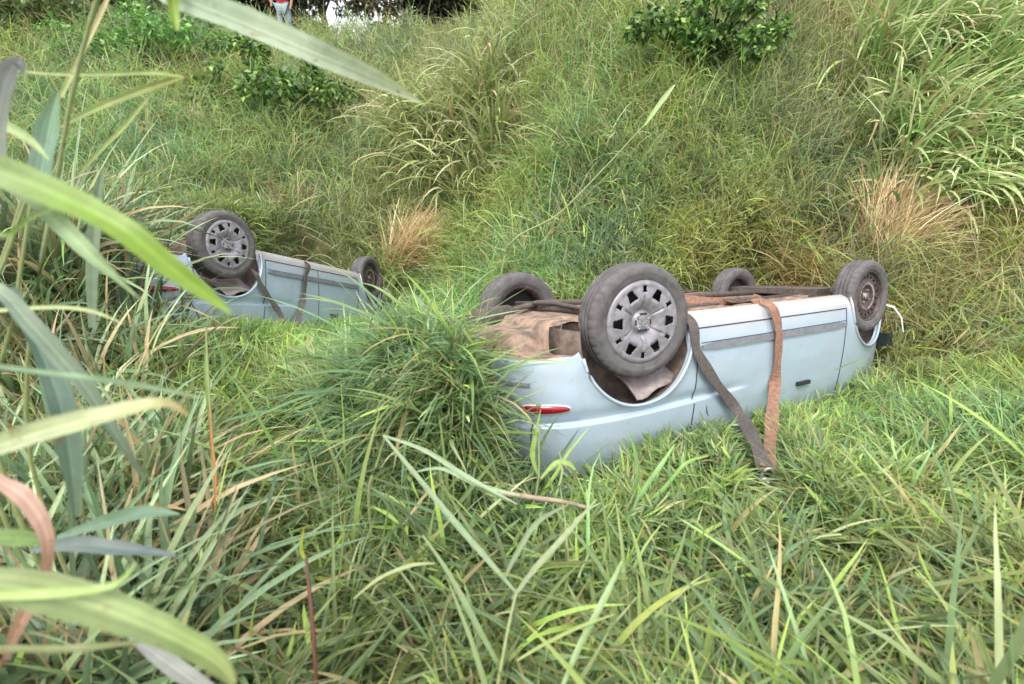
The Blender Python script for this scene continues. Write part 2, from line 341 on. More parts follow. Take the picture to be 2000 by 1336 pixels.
def colour(x, y, n, dry=.1, bright=.06):
    c = palette(x, y); c = (c*.73+c.mean(1, keepdims=True)*.31)*np.array([1.03, 1.07, .96])
    v1 = vnoise(x, y, .38, 31)[:, None]-.5; v2 = vnoise(x, y, 1.0, 32)[:, None]-.5; v3 = vnoise(x, y, .16, 33)[:, None]-.5
    k5 = np.exp(-(((x+.55)/.7)**2+((y-3.0)/.8)**2))[:, None]; c = c*(1-.22*k5)+c.mean(1, keepdims=True)*.22*k5; c = c*(1+.5*v1+.3*v3+.25*v2)*(1+v2*np.array([.45, .12, -.35])+v1*np.array([.12, .1, -.1])); j = rng.normal(0, 1, (n, 3))
    c = c*np.exp(j[:, :1]*.26)*(1+j[:, 1:2]*np.array([.10, .02, -.10])+j[:, 2:]*np.array([0, .0, .12]))
    k = rng.random(n) < dry*(.4+1.6*vnoise(x, y, .5, 8)); c[k] = lin((186, 172, 128))*ALB*rng.uniform(.5, 1.15, (k.sum(), 1))
    k = rng.random(n) < bright*.5; c[k] = lin((198, 206, 158))*ALB*rng.uniform(.7, 1.1, (k.sum(), 1))
    k = rng.random(n) < bright; c[k] = lin((178, 205, 110))*ALB*rng.uniform(.7, 1.1, (k.sum(), 1))
    k = rng.random(n) < .05; c[k] = lin((128, 160, 112))*ALB*rng.uniform(.6, 1., (k.sum(), 1))
    return np.clip(c, .01, .8)
def clump_dir(x, y, seed):
    a = vnoise(x, y, .45, seed)*12.6
    return a
def layer(acc, N, r0, r1, power, Lr, Wr, th, kap, lift, nseg, fold=0, dry=.1, bright=.06, wfar=.0011, ring=False):
    x, y, z, r = scatter(N, r0, r1, power)
    if ring:                                  # thick growth on the steep sides of the hollows round the cars
        k = np.zeros(len(x), bool)
        for nm in ('near', 'far'):
            R, T = POSE[nm]; q = (np.stack([x, y, z], 1)-T)@R
            k |= (q[:, 0] > -1.3) & (q[:, 0] < 3.9) & (q[:, 1] < -.78) & (q[:, 1] > -1.7)
        x, y, z, r = x[k], y[k], z[k], r[k]
    n = len(x)
    cl = vnoise(x, y, .16+.03*r.mean(), 21)*.6+vnoise(x, y, .55, 4)*.4
    L = rng.uniform(*Lr, n)*(.55+.9*cl); W = np.maximum(rng.uniform(*Wr, n), r*wfar*rng.uniform(.7, 1.2, n))
    az = clump_dir(x, y, 5)+rng.normal(0, 1.1, n); t0 = np.abs(rng.normal(th, .35, n)); kp = rng.uniform(*kap, n)
    lf = rng.random(n)**1.1*lift*(.15+1.7*cl)
    f = keep_clear(x, y, L*.8+lf); L = L*np.clip(f, .3, 1); lf = lf*np.clip(f, .15, 1)
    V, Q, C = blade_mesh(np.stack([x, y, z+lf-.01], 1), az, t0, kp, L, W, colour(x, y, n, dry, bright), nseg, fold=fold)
    acc.add(V, Q, C)

A = Acc()
# foreground mat of leaves and blades, tangled in every direction
layer(A, 42000, .5, 3.8, 1.9, (.07, .20), (.007, .014), 1.1, (-.8, 1.5), .26, 4, fold=.25)
layer(A, 26000, .5, 3.8, 1.9, (.22, .50), (.008, .015), .75, (.2, 2.0), .14, 6, fold=.25)
layer(A, 20000, .5, 4.2, 1.8, (.09, .20), (.011, .021), 1.15, (-.6, 1.4), .30, 4, fold=.3, dry=.06, bright=.14)
layer(A, 8500, .8, 4.2, 1.8, (.30, .75), (.014, .026), .8, (.3, 1.3), .15, 7, fold=.3, dry=.06)
layer(A, 9000, .5, 4.5, 1.8, (.30, .7), (.0018, .0032), .95, (.2, 1.6), .2, 6, dry=.4)
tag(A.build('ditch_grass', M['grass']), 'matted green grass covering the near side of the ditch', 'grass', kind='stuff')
A = Acc()
layer(A, 26000, 4.6, 15.0, 1.5, (.35, .85), (.012, .020), .42, (.3, 1.9), .12, 6, bright=.12)
layer(A, 330000, 3.0, 9.5, 1.5, (.12, .34), (.008, .014), .8, (-.2, 1.6), .35, 4, ring=True)
layer(A, 110000, 3.4, 8.5, 1.6, (.09, .26), (.007, .013), 1.0, (-.6, 1.6), .30, 3)
layer(A, 50000, 3.4, 9.0, 1.6, (.28, .60), (.006, .011), .6, (.2, 1.9), .12, 5)
layer(A, 16000, 3.4, 10.0, 1.6, (.14, .3), (.014, .024), .9, (-.4, 1.6), .32, 4, bright=.14)
layer(A, 90000, 7.0, 21, 1.25, (.18, .5), (.009, .014), .8, (-.2, 1.8), .42, 3, bright=.09)
layer(A, 26000, 6.0, 19, 1.3, (.5, .9), (.006, .011), .35, (.3, 1.6), .25, 5, dry=.25)
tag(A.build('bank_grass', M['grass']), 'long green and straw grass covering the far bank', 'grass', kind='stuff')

# ------------------------------------------------------------------ the overturned hatchback
XR, XF, HWID = -.76, WB+.70, .83
def outline(n=420):
    th = np.linspace(0, 2*np.pi, 8001)[:-1]; c, s = np.cos(th), np.sin(th); cx, a = (XR+XF)/2, (XF-XR)/2
    ex = np.where(c > 0, 3.6, 4.6); ex2 = ex
    X = cx+a*np.sign(c)*np.abs(c)**(2/ex); Y = HWID*np.sign(s)*np.abs(s)**(2/ex2)
    d = np.hypot(np.diff(X, append=X[0]), np.diff(Y, append=Y[0])); t = np.concatenate([[0], np.cumsum(d)])
    u = np.linspace(0, t[-1], n+1)[:-1]
    X = np.interp(u, t, np.append(X, X[0])); Y = np.interp(u, t, np.append(Y, Y[0]))
    nx = np.roll(Y, -1)-np.roll(Y, 1); ny = -(np.roll(X, -1)-np.roll(X, 1)); l = np.hypot(nx, ny)
    return X, Y, nx/l, ny/l
OX, OY, ONX, ONY = outline()
ARC_R, ARC_F = (-.02, .305, .40), (WB+.02, .27, .36)
def inset(x, z):
    """how far the flank stands in from the widest outline"""
    b = np.interp(z, [.18, .20, .24, .29, .36, .45, .60, .70, .80, .90, 1.0, 1.12], [.085, .04, .018, .008, .0, -.003, -.002, .004, .012, .024, .048, .095])
    # shoulder crease sweeping over the rear arch from the bumper
    k = np.clip((1.0-x)/.5, 0, 1)*np.clip((x+.84)/.1, 0, 1)
    zc = .755-.03*np.clip(x, -1, 1)
    b = b + k*(.020*sstep(.66, zc-.01, z) - .026*sstep(zc-.008, zc+.012, z))
    # bumper stands proud of the wings
    e = np.clip((-.40-x)/.04, 0, 1); b = b - e*.010*(sstep(.18, .26, z)-sstep(zc-.03, zc-.02, z))
    e = np.clip((x-(WB+.42))/.04, 0, 1); b = b - e*.014*(sstep(.18, .26, z)-sstep(.60, .61, z))
    # flare around the wheel arches
    for cx, cz, r in (ARC_R, ARC_F):
        d = np.hypot(x-cx, z-cz)-r; b = b - .012*np.exp(-(np.maximum(d, 0)/.03)**2)
    return b
def zbot(x, side):
    z = .195+.175*sstep(-.36, -.46, x)+.02*sstep(-.46, -.76, x)
    for cx, cz, r in (ARC_R, ARC_F):
        u = np.abs(x-cx); z = np.where(u < r, np.maximum(z, cz+np.sqrt(np.maximum(r*r-u*u, 0))), z)
    return z
def flank(x, z, off=0.):
    """point on the left flank skin"""
    m = (OY > .02); X, Y, NX, NY = OX[m], OY[m], ONX[m], ONY[m]; o = np.argsort(X); y = np.interp(x, X[o], Y[o])
    nx = np.interp(x, X[o], NX[o]); ny = np.interp(x, X[o], NY[o]); i = inset(np.float64(x), np.float64(z))
    return np.array([x-nx*(i-off), y-ny*(i-off), z])
def body_mesh():
    zl = np.concatenate([[.18], np.linspace(.195, .30, 8), np.linspace(.32, .66, 14), np.linspace(.68, .80, 16), np.linspace(.82, 1.12, 12)])
    t = (zl-zl[1])/(zl[-1]-zl[1]); V = []; n = len(OX)
    # extra columns exactly at the arch ends give the arches a clean corner
    X, Y, NX, NY = OX.copy(), OY.copy(), ONX, ONY
    for cx, cz, r in (ARC_R, ARC_F):
        ends = [cx-math.sqrt(r*r-(cz-.195)**2), cx+math.sqrt(r*r-(cz-.195)**2)]
        for sgn in (1, -1):
            for e in ends:
                k = np.argmin(np.where(OY*sgn > .3, abs(X-e), 9)); X[k] = e
    zb = np.where((np.abs(Y) > .5) | (X < 0), zbot(X, 1), .195)
    for k, zz in enumerate(zl):
        z = np.where(zb > .2, np.maximum(zz, zb) if k else zb, zz)
        if k == 0: z = np.where(zb > .2, zb, .18)
        i = inset(X, z)
        if k == 0: i = np.where(zb > .2, i+.03, i)
        V.append(np.stack([X-NX*i, Y-NY*i, z], 1))
    # bonnet and tail deck close the tub; the cabin opening is under the glass
    last = V[-1]
    for f, dz in ((.94, .015), (.8, .03), (.5, .04)):
        c = np.array([1.2, 0, 0]); q = (last-c)*np.array([f, f, 1])+c; q[:, 2] = 1.12+dz-np.clip(q[:, 0]-2.1, 0, 2)*.12*(1-f); V.append(q)
    V = np.array(V); k, n = V.shape[:2]; F = []
    VV = V.reshape(-1, 3)
    for a in range(k-1):
        for b in range(n):
            c = (b+1) % n; q = [a*n+b, a*n+c, (a+1)*n+c, (a+1)*n+b]
            p = VV[q]; 
            if np.linalg.norm(p[0]-p[3]) < 1e-6 and np.linalg.norm(p[1]-p[2]) < 1e-6: continue
            F.append(q[::-1])
    F.append(list(range((k-1)*n, k*n)))
    # clean doubles
    return VV, F
def clean(o, smooth_angle=None):
    bm = bmesh.new(); bm.from_mesh(o.data); bmesh.ops.remove_doubles(bm, verts=bm.verts, dist=1e-5)
    bmesh.ops.recalc_face_normals(bm, faces=bm.faces); bm.to_mesh(o.data); bm.free()
    return o
def lathe(prof, n=72, axis='y'):
    V = []; F = []; m = len(prof)
    for k in range(n):
        a = 2*math.pi*k/n
        for r, h in prof: V.append((r*math.cos(a), h, r*math.sin(a)))
    for k in range(n):
        k2 = (k+1) % n
        for j in range(m-1): F.append((k*m+j, k*m+j+1, k2*m+j+1, k2*m+j))
    return V, F
def strip(pts, nrm, width, thick=.004, wdir=None):
    """ribbon with real thickness along pts; nrm = outward normals; width across"""
    P = [np.array(p, float) for p in pts]; V = []; F = []; n = len(P)
    for i in range(n):
        d = P[min(i+1, n-1)]-P[max(i-1, 0)]; d /= np.linalg.norm(d)
        nn = np.array(nrm[i] if isinstance(nrm, list) else nrm, float); w = np.cross(d, nn); w /= np.linalg.norm(w); nn = np.cross(w, d)
        hw = (width[i] if isinstance(width, (list, tuple, np.ndarray)) else width)/2
        V += [P[i]-w*hw, P[i]+w*hw, P[i]+w*hw+nn*thick, P[i]-w*hw+nn*thick]
    for i in range(n-1):
        for a in range(4):
            b = (a+1) % 4; F.append((i*4+a, i*4+b, i*4+4+b, i*4+4+a))
    F += [(3, 2, 1, 0), (n*4-4, n*4-3, n*4-2, n*4-1)]
    return V, F
def tube(pts, r, n=8, cap=True):
    P = [np.array(p, float) for p in pts]; V = []; F = []; up = np.array([0, 0, 1.]); m = len(P)
    for i in range(m):
        d = P[min(i+1, m-1)]-P[max(i-1, 0)]; d /= np.linalg.norm(d)
        u = np.cross(d, up if abs(d[2]) < .9 else np.array([1., 0, 0])); u /= np.linalg.norm(u); v = np.cross(d, u)
        rr = r[i] if isinstance(r, (list, tuple, np.ndarray)) else r
        for k in range(n):
            a = 2*math.pi*k/n; V.append(P[i]+rr*(u*math.cos(a)+v*math.sin(a)))
    for i in range(m-1):
        for k in range(n): F.append((i*n+k, i*n+(k+1) % n, (i+1)*n+(k+1) % n, (i+1)*n+k))
    if cap: F += [tuple(range(n))[::-1], tuple(range((m-1)*n, m*n))]
    return V, F
def merge(*vf):
    V = []; F = []
    for v, f in vf: b = len(V); V += list(v); F += [tuple(i+b for i in q) for q in f]
    return V, F
def box(c, s):
    V = [(c[0]+a*s[0]/2, c[1]+b*s[1]/2, c[2]+d*s[2]/2) for a in (-1, 1) for b in (-1, 1) for d in (-1, 1)]
    return V, [(0, 1, 3, 2), (4, 6, 7, 5), (0, 4, 5, 1), (2, 3, 7, 6), (0, 2, 6, 4), (1, 5, 7, 3)]

def make_wheel(parent, loc, side, cap, scale=1., camber=0., steer=0.):
    """wheel > tyre, rim, hubcap or hub; outer face towards +y of the wheel"""
    prof = [(.222, -.070), (.236, -.088), (.262, -.098), (.290, -.098), (.315, -.090), (.328, -.076), (.333, -.060), (.335, -.040), (.328, -.037), (.328, -.030), (.336, -.027), (.336, -.006),
            (.329, -.004), (.329, .004), (.336, .006), (.336, .027), (.328, .030), (.328, .037), (.335, .040), (.333, .060), (.328, .076), (.315, .090), (.290, .098), (.280, .100), (.276, .098), (.262, .098), (.246, .092), (.240, .089), (.236, .084), (.222, .070)]
    V, F = lathe(prof, 240)
    V = [(p[0]*q, p[1], p[2]*q) for i, p in enumerate(V) for q in [1-.013*(abs(p[1]) > .045 and math.hypot(p[0], p[2]) > .32 and (i//len(prof)+(3 if p[1] > 0 else 0)) % 6 < 2)]]
    wh = mesh('wheel', V, F, M['rubber'], parent, True); wh.name = 'wheel'
    wh.location = loc; wh.rotation_euler = (camber, 0, steer + (0 if side > 0 else math.pi)); wh.scale = (scale,)*3
    V, F = lathe([(.232, .078), (.226, .082), (.218, .076), (.214, .04), (.200, .02), (.190, -.03), (.205, -.07), (.228, -.082), (.234, -.078)], 72)
    mesh('rim', V, F, M['steel'], wh, True)
    # wheel disc with round vent holes
    def disc(hfun, holes, rr, n, m, name, parent, fill=None):
        V = []; F = []
        for i, r in enumerate(rr):
            for k in range(n): a = 2*math.pi*k/n; V.append((r*math.cos(a), hfun(r, a), r*math.sin(a)))
        for i in range(len(rr)-1):
            for k in range(n):
                rc = (rr[i]+rr[i+1])/2; a = 2*math.pi*(k+.5)/n
                if holes(rc, a): continue
                k2 = (k+1) % n; F.append((i*n+k, (i+1)*n+k, (i+1)*n+k2, i*n+k2))
        if rr[0] > .001: V.append((0, hfun(0, 0), 0)); F += [(k, (k+1) % n, len(V)-1) for k in range(n)]
        o = mesh(name, V, F, m, parent, True)
        s = o.modifiers.new('thickness', 'SOLIDIFY'); s.thickness = .004; s.offset = -1
        return o
    if cap:
        V, F = lathe([(.001, .03), (.2, .02), (.22, .0)], 40); mesh('brake_disc', V, F, M['black'], wh, True)
        rr = [.012, .03, .052, .058, .066, .075, .10, .125, .145, .156, .162, .168, .174, .18, .186, .192, .198, .204, .210, .216, .226, .236, .240]
        def hf(r, a):
            dip = .010*max(0, 1-abs(((a/(2*math.pi)*12) % 2)-1)/.16)*(1 if .085 < r < .15 else 0)
            return -dip+float(np.interp(r, [0, .045, .055, .066, .078, .13, .2, .225, .238, .241], [.092, .092, .088, .068, .078, .104, .096, .098, .088, .074]))
        def hole(r, a):
            p = (a/(2*math.pi)*12) % 12; i = int(round(p)) % 12; da = abs(p-round(p))*2*math.pi/12*r
            if i % 2 == 0: return .150 < r < .207 and da < .030-.22*(r-.150)
            return .176 < r < .208 and da < .013
        disc(hf, hole, rr, 216, M['hubcap'], 'hubcap', wh)
        for k in range(4):
            a = math.pi/4+k*math.pi/2; x, z = .041*math.cos(a), .041*math.sin(a)
            v, f = lathe([(.013, 0), (.013, .007), (.009, .009), (.006, .004), (0.0005, .004)], 14)
            mesh('lug_cover', [(p[0]+x, p[1]+.091, p[2]+z) for p in v], f, M['galv'], wh, True)
        for (x, z, w, h) in ((0, .047, .058, .014), (0, -.047, .046, .014), (.050, 0, .010, .030), (-.050, 0, .010, .030)):
            v, f = box((x, .093, z), (w, .003, h)); mesh('lug_recess', v, f, M['black'], wh)
        # raised rearing-beast emblem in the middle of the cap
        em = [(-.018, -.024), (-.010, -.024), (-.008, -.010), (.002, -.006), (.006, -.022), (.015, -.022), (.014, -.004), (.020, .006), (.012, .008), (.016, .020), (.006, .026), (-.002, .016), (-.004, .006), (-.014, .010), (-.020, .002), (-.012, -.002)]
        V = [(-x, .094, z) for x, z in em]+[(-x, .099, z) for x, z in em]; n = len(em)
        F = [tuple(range(n, 2*n)), tuple(range(n))[::-1]]+[(i, (i+1) % n, n+(i+1) % n, n+i) for i in range(n)]
        mesh('emblem', V, F, M['galv'], wh)
    else:
        rr = list(np.linspace(.045, .214, 26))
        def hf(r, a): return float(np.interp(r, [0, .05, .075, .10, .13, .16, .19, .215], [.028, .028, .03, .052, .056, .046, .05, .044]))
        def hole(r, a):
            p = (a/(2*math.pi)*18) % 1; da = abs(p-.5)*2*math.pi/18*r; return (r-.178)**2+da**2 < .0125**2
        disc(hf, hole, rr, 270, M['steel'], 'wheel_disc', wh)
        V, F = lathe([(.001, .058), (.026, .058), (.031, .052), (.031, .03), (.05, .029)], 32)
        mesh('hub', V, F, M['hub'], wh, True)
        for k in range(4):
            a = .5+k*math.pi/2; x, z = .06*math.cos(a), .06*math.sin(a)
            v, f = lathe([(.0005, .05), (.010, .05), (.010, .026)], 6); mesh('wheel_nut', [(p[0]+x, p[1], p[2]+z) for p in v], f, M['hub'], wh)
        V, F = lathe([(.098, .0535), (.112, .0585), (.126, .0595), (.136, .0585)], 60); mesh('hub_ring', V, F, M['hub'], wh, True)
        V, F = lathe([(.001, .0), (.2, -.01)], 40); mesh('brake_disc', V, F, M['black'], wh, True)
    return wh

def make_car():
    root = empty('overturned_car')
    V, F = body_mesh(); b = clean(mesh('body', V, F, M['paint'], root, True))
    # arch lips, liners, inner walls
    for (cx, cz, r) in (ARC_R, ARC_F):
        for s in (1, -1):
            aa = np.linspace(-.28, math.pi+.28, 40); lipP = []
            pts = []
            for a in aa:
                x, z = cx+r*math.cos(a), cz+r*math.sin(a)
                if z < .2: continue
                lipP.append(not (x < -.3 and z < .375))
                p = flank(x, z, .001); pts.append([p[0], s*p[1], z])
            c3 = np.array([cx, pts[len(pts)//2][1], cz])
            v, f = tube([q for q, ok in zip(pts, lipP) if ok], .011, 8); mesh('arch_lip', v, f, M['paint'], root, True)
            V = []; m = len(pts); yi = s*.46
            for p in pts:
                d = np.array([p[0]-cx, 0, p[2]-cz]); d /= np.linalg.norm(d)
                for q, rr in ((abs(p[1])-.004, r+.004), (.72, r+.03), (.60, r+.045), (.46, r+.03)): V.append((cx+d[0]*rr, s*q, cz+d[2]*rr))
            F = [(i*4+j, i*4+j+1, i*4+5+j, i*4+4+j) for i in range(m-1) for j in range(3)]
            V.append((cx, yi, .2)); F += [(i*4+3, len(V)-1, i*4+7) for i in range(m-1)]
            mesh('arch_liner', V, F, M['liner'], root, True)
    # floor pan pressed with ribs and a tunnel
    xs = np.linspace(XR+.004, XF-.06, 90); ys = np.linspace(-1, 1, 41); V = []; F = []
    mtop = OY > .02; o = np.argsort(OX[mtop])
    for x in xs:
        yo = np.interp(x, OX[mtop][o], OY[mtop][o])-(.085 if x > -.36 else .03)
        for (cx, cz, r) in (ARC_R, ARC_F):
            if abs(x-cx) < r+.03 and x > -.40: yo = .47
        for t in ys:
            y = t*yo; z = .205 + .07*math.exp(-(y/.10)**2)*(x > .3) + .014*float(sstep(-.2, .2, math.sin(x*26)))*(abs(y) > .2)*(abs(y) < .6)
            z += (.165-.11*float(sstep(.42, .34, abs(y)))*float(sstep(XR+.04, XR+.12, x)))*float(sstep(-.34, -.42, x))
            V.append((x, y, z+.006*float(sstep(-.3, .3, math.sin(38*y)))*(x < -.3)))
    m = len(ys)
    F = [(i*m+j, i*m+j+1, (i+1)*m+j+1, (i+1)*m+j) for i in range(len(xs)-1) for j in range(m-1)]
    mesh('floor_pan', V, F, M['under'], root, True)
    # lower lip of the rear bumper, folded in under the body
    m2 = (OX < -.43); o2 = np.argsort(np.arctan2(OY[m2], -(OX[m2]-.3))); LX, LY, LNX, LNY = OX[m2][o2], OY[m2][o2], ONX[m2][o2], ONY[m2][o2]
    V = []; F = []
    for k in range(len(LX)):
        zz = float(zbot(np.array([LX[k]]), 1)[0]); 
        for ins, dz in ((.0, .006), (.014, -.006), (.05, -.002), (.10, .0)): V.append((LX[k]-LNX[k]*ins, LY[k]-LNY[k]*ins, zz+dz))
    F = [(k*4+j, k*4+j+1, k*4+5+j, k*4+4+j) for k in range(len(LX)-1) for j in range(3)]
    mesh('bumper_lip', V, F, M['under'], root, True)
    # running gear
    v, f = merge(tube([(.0, -.70, .215), (.0, -.5, .19), (.03, .0, .175), (.0, .5, .19), (.0, .70, .215)], .032, 12),
                 tube([(.42, .52, .19), (.2, .56, .18), (0, .58, .2)], .026), tube([(.42, -.52, .19), (.2, -.56, .18), (0, -.58, .2)], .026),
                 tube([(-.09, -.5, .15), (.0, -.1, .14), (-.05, .45, .16)], .014))
    mesh('rear_axle', v, f, M['pipe'], root, True)
    v, f = merge(tube([(2.2, -.05, .19), (1.5, -.02, .17), (.9, -.08, .17), (.3, -.28, .16), (.0, -.33, .15), (-.3, -.34, .20)], .024, 10),
                 tube([(-.26, -.30, .21), (-.28, -.30, .21), (-.56, -.26, .22), (-.59, -.26, .22)], [.03, .07, .07, .03], 16))
    mesh('exhaust_pipe', v, f, M['pipe'], root, True)
    v, f = box((.62, .16, .185), (.42, .5, .07)); o = mesh('fuel_tank', v, f, M['black'], root); q = o.modifiers.new('bevel', 'BEVEL'); q.width = .03; q.segments = 3
    for yy in (.34, .38, .42): v, f = tube([(.3, yy, .196), (1.1, yy, .194), (2.3, yy*.8, .194)], .006, 6); mesh('brake_line', v, f, M['pipe'], root, True)
    for s in (1, -1):
        v, f = tube([(-.02+.03*math.cos(a), s*.47+.045*math.cos(a), .24+.012*a) for a in np.linspace(0, 14, 60)], .008, 5); mesh('coil_spring', v, f, M['pipe'], root, True)
        v, f = tube([(.3, s*.70, .192), (1.2, s*.71, .190), (2.2, s*.70, .192)], .012, 6); mesh('sill_flange', v, f, M['under'], root, True)
    for s in (1, -1):
        v, f = merge(tube([(-.10, s*.60, .18), (-.12, s*.55, .45)], .028, 10), *[lathe([(.05, .0), (.06, .01), (.05, .02)], 16) for _ in ()])
        mesh('damper', v, f, M['pipe'], root, True)
    v, f = merge(box((WB-.05, 0, .18), (.34, .9, .05)), tube([(WB, -.66, .2), (WB, -.3, .18)], .03), tube([(WB, .66, .2), (WB, .3, .18)], .03), box((WB+.1, .1, .26), (.4, .5, .12)))
    mesh('front_subframe', v, f, M['pipe'], root)
    for s in (1, -1):                                  # big crumpled splash guard seen in the arch mouth
        V = []; F = []
        for i in range(9):
            for j in range(7):
                u, w = i/8, j/6; x = -.02+.34*u; y = s*(.50+.27*w); z = .50+.17*w-.12*(u-.25)*(u>.25)+.012*math.sin(9*u+7*w)
                V.append((x, y, z))
        F = [(i*7+j, i*7+j+1, i*7+8+j, i*7+7+j) for i in range(8) for j in range(6)]
        o = mesh('splash_guard', V, F, simple('caked_plastic', (.36, .31, .30), .85, nscale=12, col2=(.2, .16, .15), bump=.3), root, True)
        q = o.modifiers.new('thickness', 'SOLIDIFY'); q.thickness = .01
    # moulding strips, gaps and lamp follow the flank
    for s in (1, -1):
        def line(name, pts, mat, width, thick, off=.001):
            P = []; Nn = []
            for x, z in pts:
                p = flank(x, z, off); q = flank(x+.01, z, off); w = flank(x, z+.01, off); n = np.cross(w-p, q-p); n /= np.linalg.norm(n)
                if n[1] < 0: n = -n
                P.append([p[0], s*p[1], p[2]]); Nn.append(np.array([n[0], s*n[1], n[2]]))
            v, f = strip(P, Nn, width, thick); return mesh(name, v, f, mat, root)
        xs = np.linspace(.47, WB-.44, 40)
        line('side_moulding', [(x, .405) for x in xs], M['trim'], [.012+.034*min(1, (i+1)/4, (40-i)/4) for i in range(40)], .016, .0)
        line('sill_gap', [(x, .283) for x in np.linspace(.445, WB-.42, 40)], M['seam'], .008, .0025)
        line('moulding_edge', [(x, .378) for x in xs], M['seam'], .004, .003)
        for x0, x1, z1 in ((.445, .40, 1.08), (1.30, 1.30, 1.08), (WB-.42, WB-.50, 1.08)):
            zz = np.linspace(.286, z1, 24)
            pp = [(x0+(x1-x0)*t, z) for t, z in zip(np.linspace(0, 1, 24), zz)]
            line('door_gap', pp, M['seam'], .007, .0025)
        line('bumper_strip', [(x, .525) for x in np.linspace(-.75, -.665, 14)], M['trim'], .020, .010, .0)
        zl = [(-.665, .74), (-.67, .82), (-.69, 1.05)]
        line('tailgate_gap', [(a+(b-a)*t, c+(d-c)*t) for (a, c), (b, d) in zip(zl[:-1], zl[1:]) for t in np.linspace(0, 1, 6)], M['seam'], .008, .0025)
        # red bumper lamp: a long lens tapering forwards, with a pale surround
        for nm, mt, gr, of, th in (('lamp_surround', M['bead'], .008, .0, .004), ('rear_lamp', M['red'], 0., .004, .008)):
            V = []; F = []; K = 30
            for i in range(K+1):
                t = i/K; x = -.700+.215*t; x = x+(-gr if i == 0 else gr if i == K else 0)
                hh = .026*math.sqrt(max(0, 1-max(0, (t-.35)/.65)**2.2))*min(1, .55+t*4)+gr
                zc = .672-.004*t
                for j, u in enumerate((-1, -.85, .0, .85, 1)):
                    p = flank(x, zc+hh*u, of+(th if abs(u) < .9 and 0 < i < K else -.003)); V.append((p[0], s*p[1], p[2]))
            F = [(i*5+j, i*5+j+1, i*5+6+j, i*5+5+j) for i in range(K) for j in range(4)]
            mesh(nm, V, F, mt, root, True)
        # front door handle and mirror
        p = flank(1.62, .80, .0)
        v, f = box((1.60, s*(p[1]+.012), .80), (.15, .028, .028)); mesh('door_handle', v, f, M['black'], root)
    # cabin: glass band, pillars and roof (pressed down into the grass)
    def ring(cx, a, b, z, ex=4.5, n=64):
        th = np.linspace(0, 2*np.pi, n+1)[:-1]; c, s = np.cos(th), np.sin(th)
        return np.stack([cx+a*np.sign(c)*abs(c)**(2/ex), b*np.sign(s)*abs(s)**(2/ex), np.full(n, z)], 1)
    def loft(rings, capf=True):
        n = len(rings[0]); V = np.concatenate(rings); F = [(k*n+i, k*n+(i+1) % n, (k+1)*n+(i+1) % n, (k+1)*n+i) for k in range(len(rings)-1) for i in range(n)]
        if capf: F.append(tuple(range((len(rings)-1)*n, len(rings)*n)))
        return V, F
    v, f = loft([ring(.78, 1.46, .755, 1.12), ring(.72, 1.22, .70, 1.2), ring(.66, 1.08, .61, 1.33)], False); mesh('window', v, f, M['glass'], root, True)
    v, f = loft([ring(.66, 1.10, .625, 1.325), ring(.66, 1.06, .60, 1.36), ring(.66, .98, .54, 1.385), ring(.66, .6, .3, 1.40)]); mesh('roof', v, f, M['paint'], root, True)
    for s in (1, -1):
        for x0, x1 in ((-.55, -.30), (.62, .60), (1.95, 1.50)):
            P = [(x0, s*.735, 1.12), ((x0+x1)/2, s*.69, 1.2), (x1, s*.615, 1.33)]
            v, f = strip(P, (0, s, .3), .07, .02); mesh('pillar', v, f, M['paint'], root)
    v, f = merge(box((XF-.02, .0, .62), (.02, .5, .1))); mesh('grille', v, f, M['black'], root)
    for s in (1, -1):
        v, f = box((XF-.06, s*.55, .66), (.09, .22, .12)); mesh('headlight', v, f, M['glass'], root)
    # wheels: rear axle hangs with capped wheels, front with bare steel discs
    for s in (1, -1):
        make_wheel(root, (0, s*(.715 if s > 0 else .62), .20 if s > 0 else .26), s, True, .96, camber=math.radians(3), steer=math.radians(9) if s > 0 else 0)
        make_wheel(root, (WB+(0 if s > 0 else -.10), s*(.70 if s > 0 else .47), .215 if s > 0 else .25), s, False, .90 if s > 0 else .84)
    # torn arch trim hanging off the front wheel
    pts = [(WB+.33, .70, .30), (WB+.44, .76, .34), (WB+.50, .80, .44), (WB+.48, .83, .56)]
    v, f = strip(pts, (0, 1, 0), [.012, .018, .018, .008], .006); mesh('torn_trim', v, f, M['bead'], root)
    return root
def place(root, nm):
    R, T = POSE[nm]; m = Matrix([[*R[0], T[0]], [*R[1], T[1]], [*R[2], T[2]], [0, 0, 0, 1]]); root.matrix_world = m
    return root
car = make_car()
def copy_tree(o, parent=None):
    c = o.copy(); sc.collection.objects.link(c); c.parent = parent
    for ch in list(o.children): copy_tree(ch, c)
    return c
car2 = copy_tree(car)
place(car, 'near'); place(car2, 'far')
for w in car.children:
    if w.name.startswith('wheel') and abs(w.location.x) < .1: w.scale = (1.03,)*3
tag(car, 'larger, nearer pale blue hatchback lying on its roof with a rusty brown strap round it', 'car')
tag(car2, 'smaller, farther pale hatchback lying on its roof behind the long yellow-green leaf', 'car')

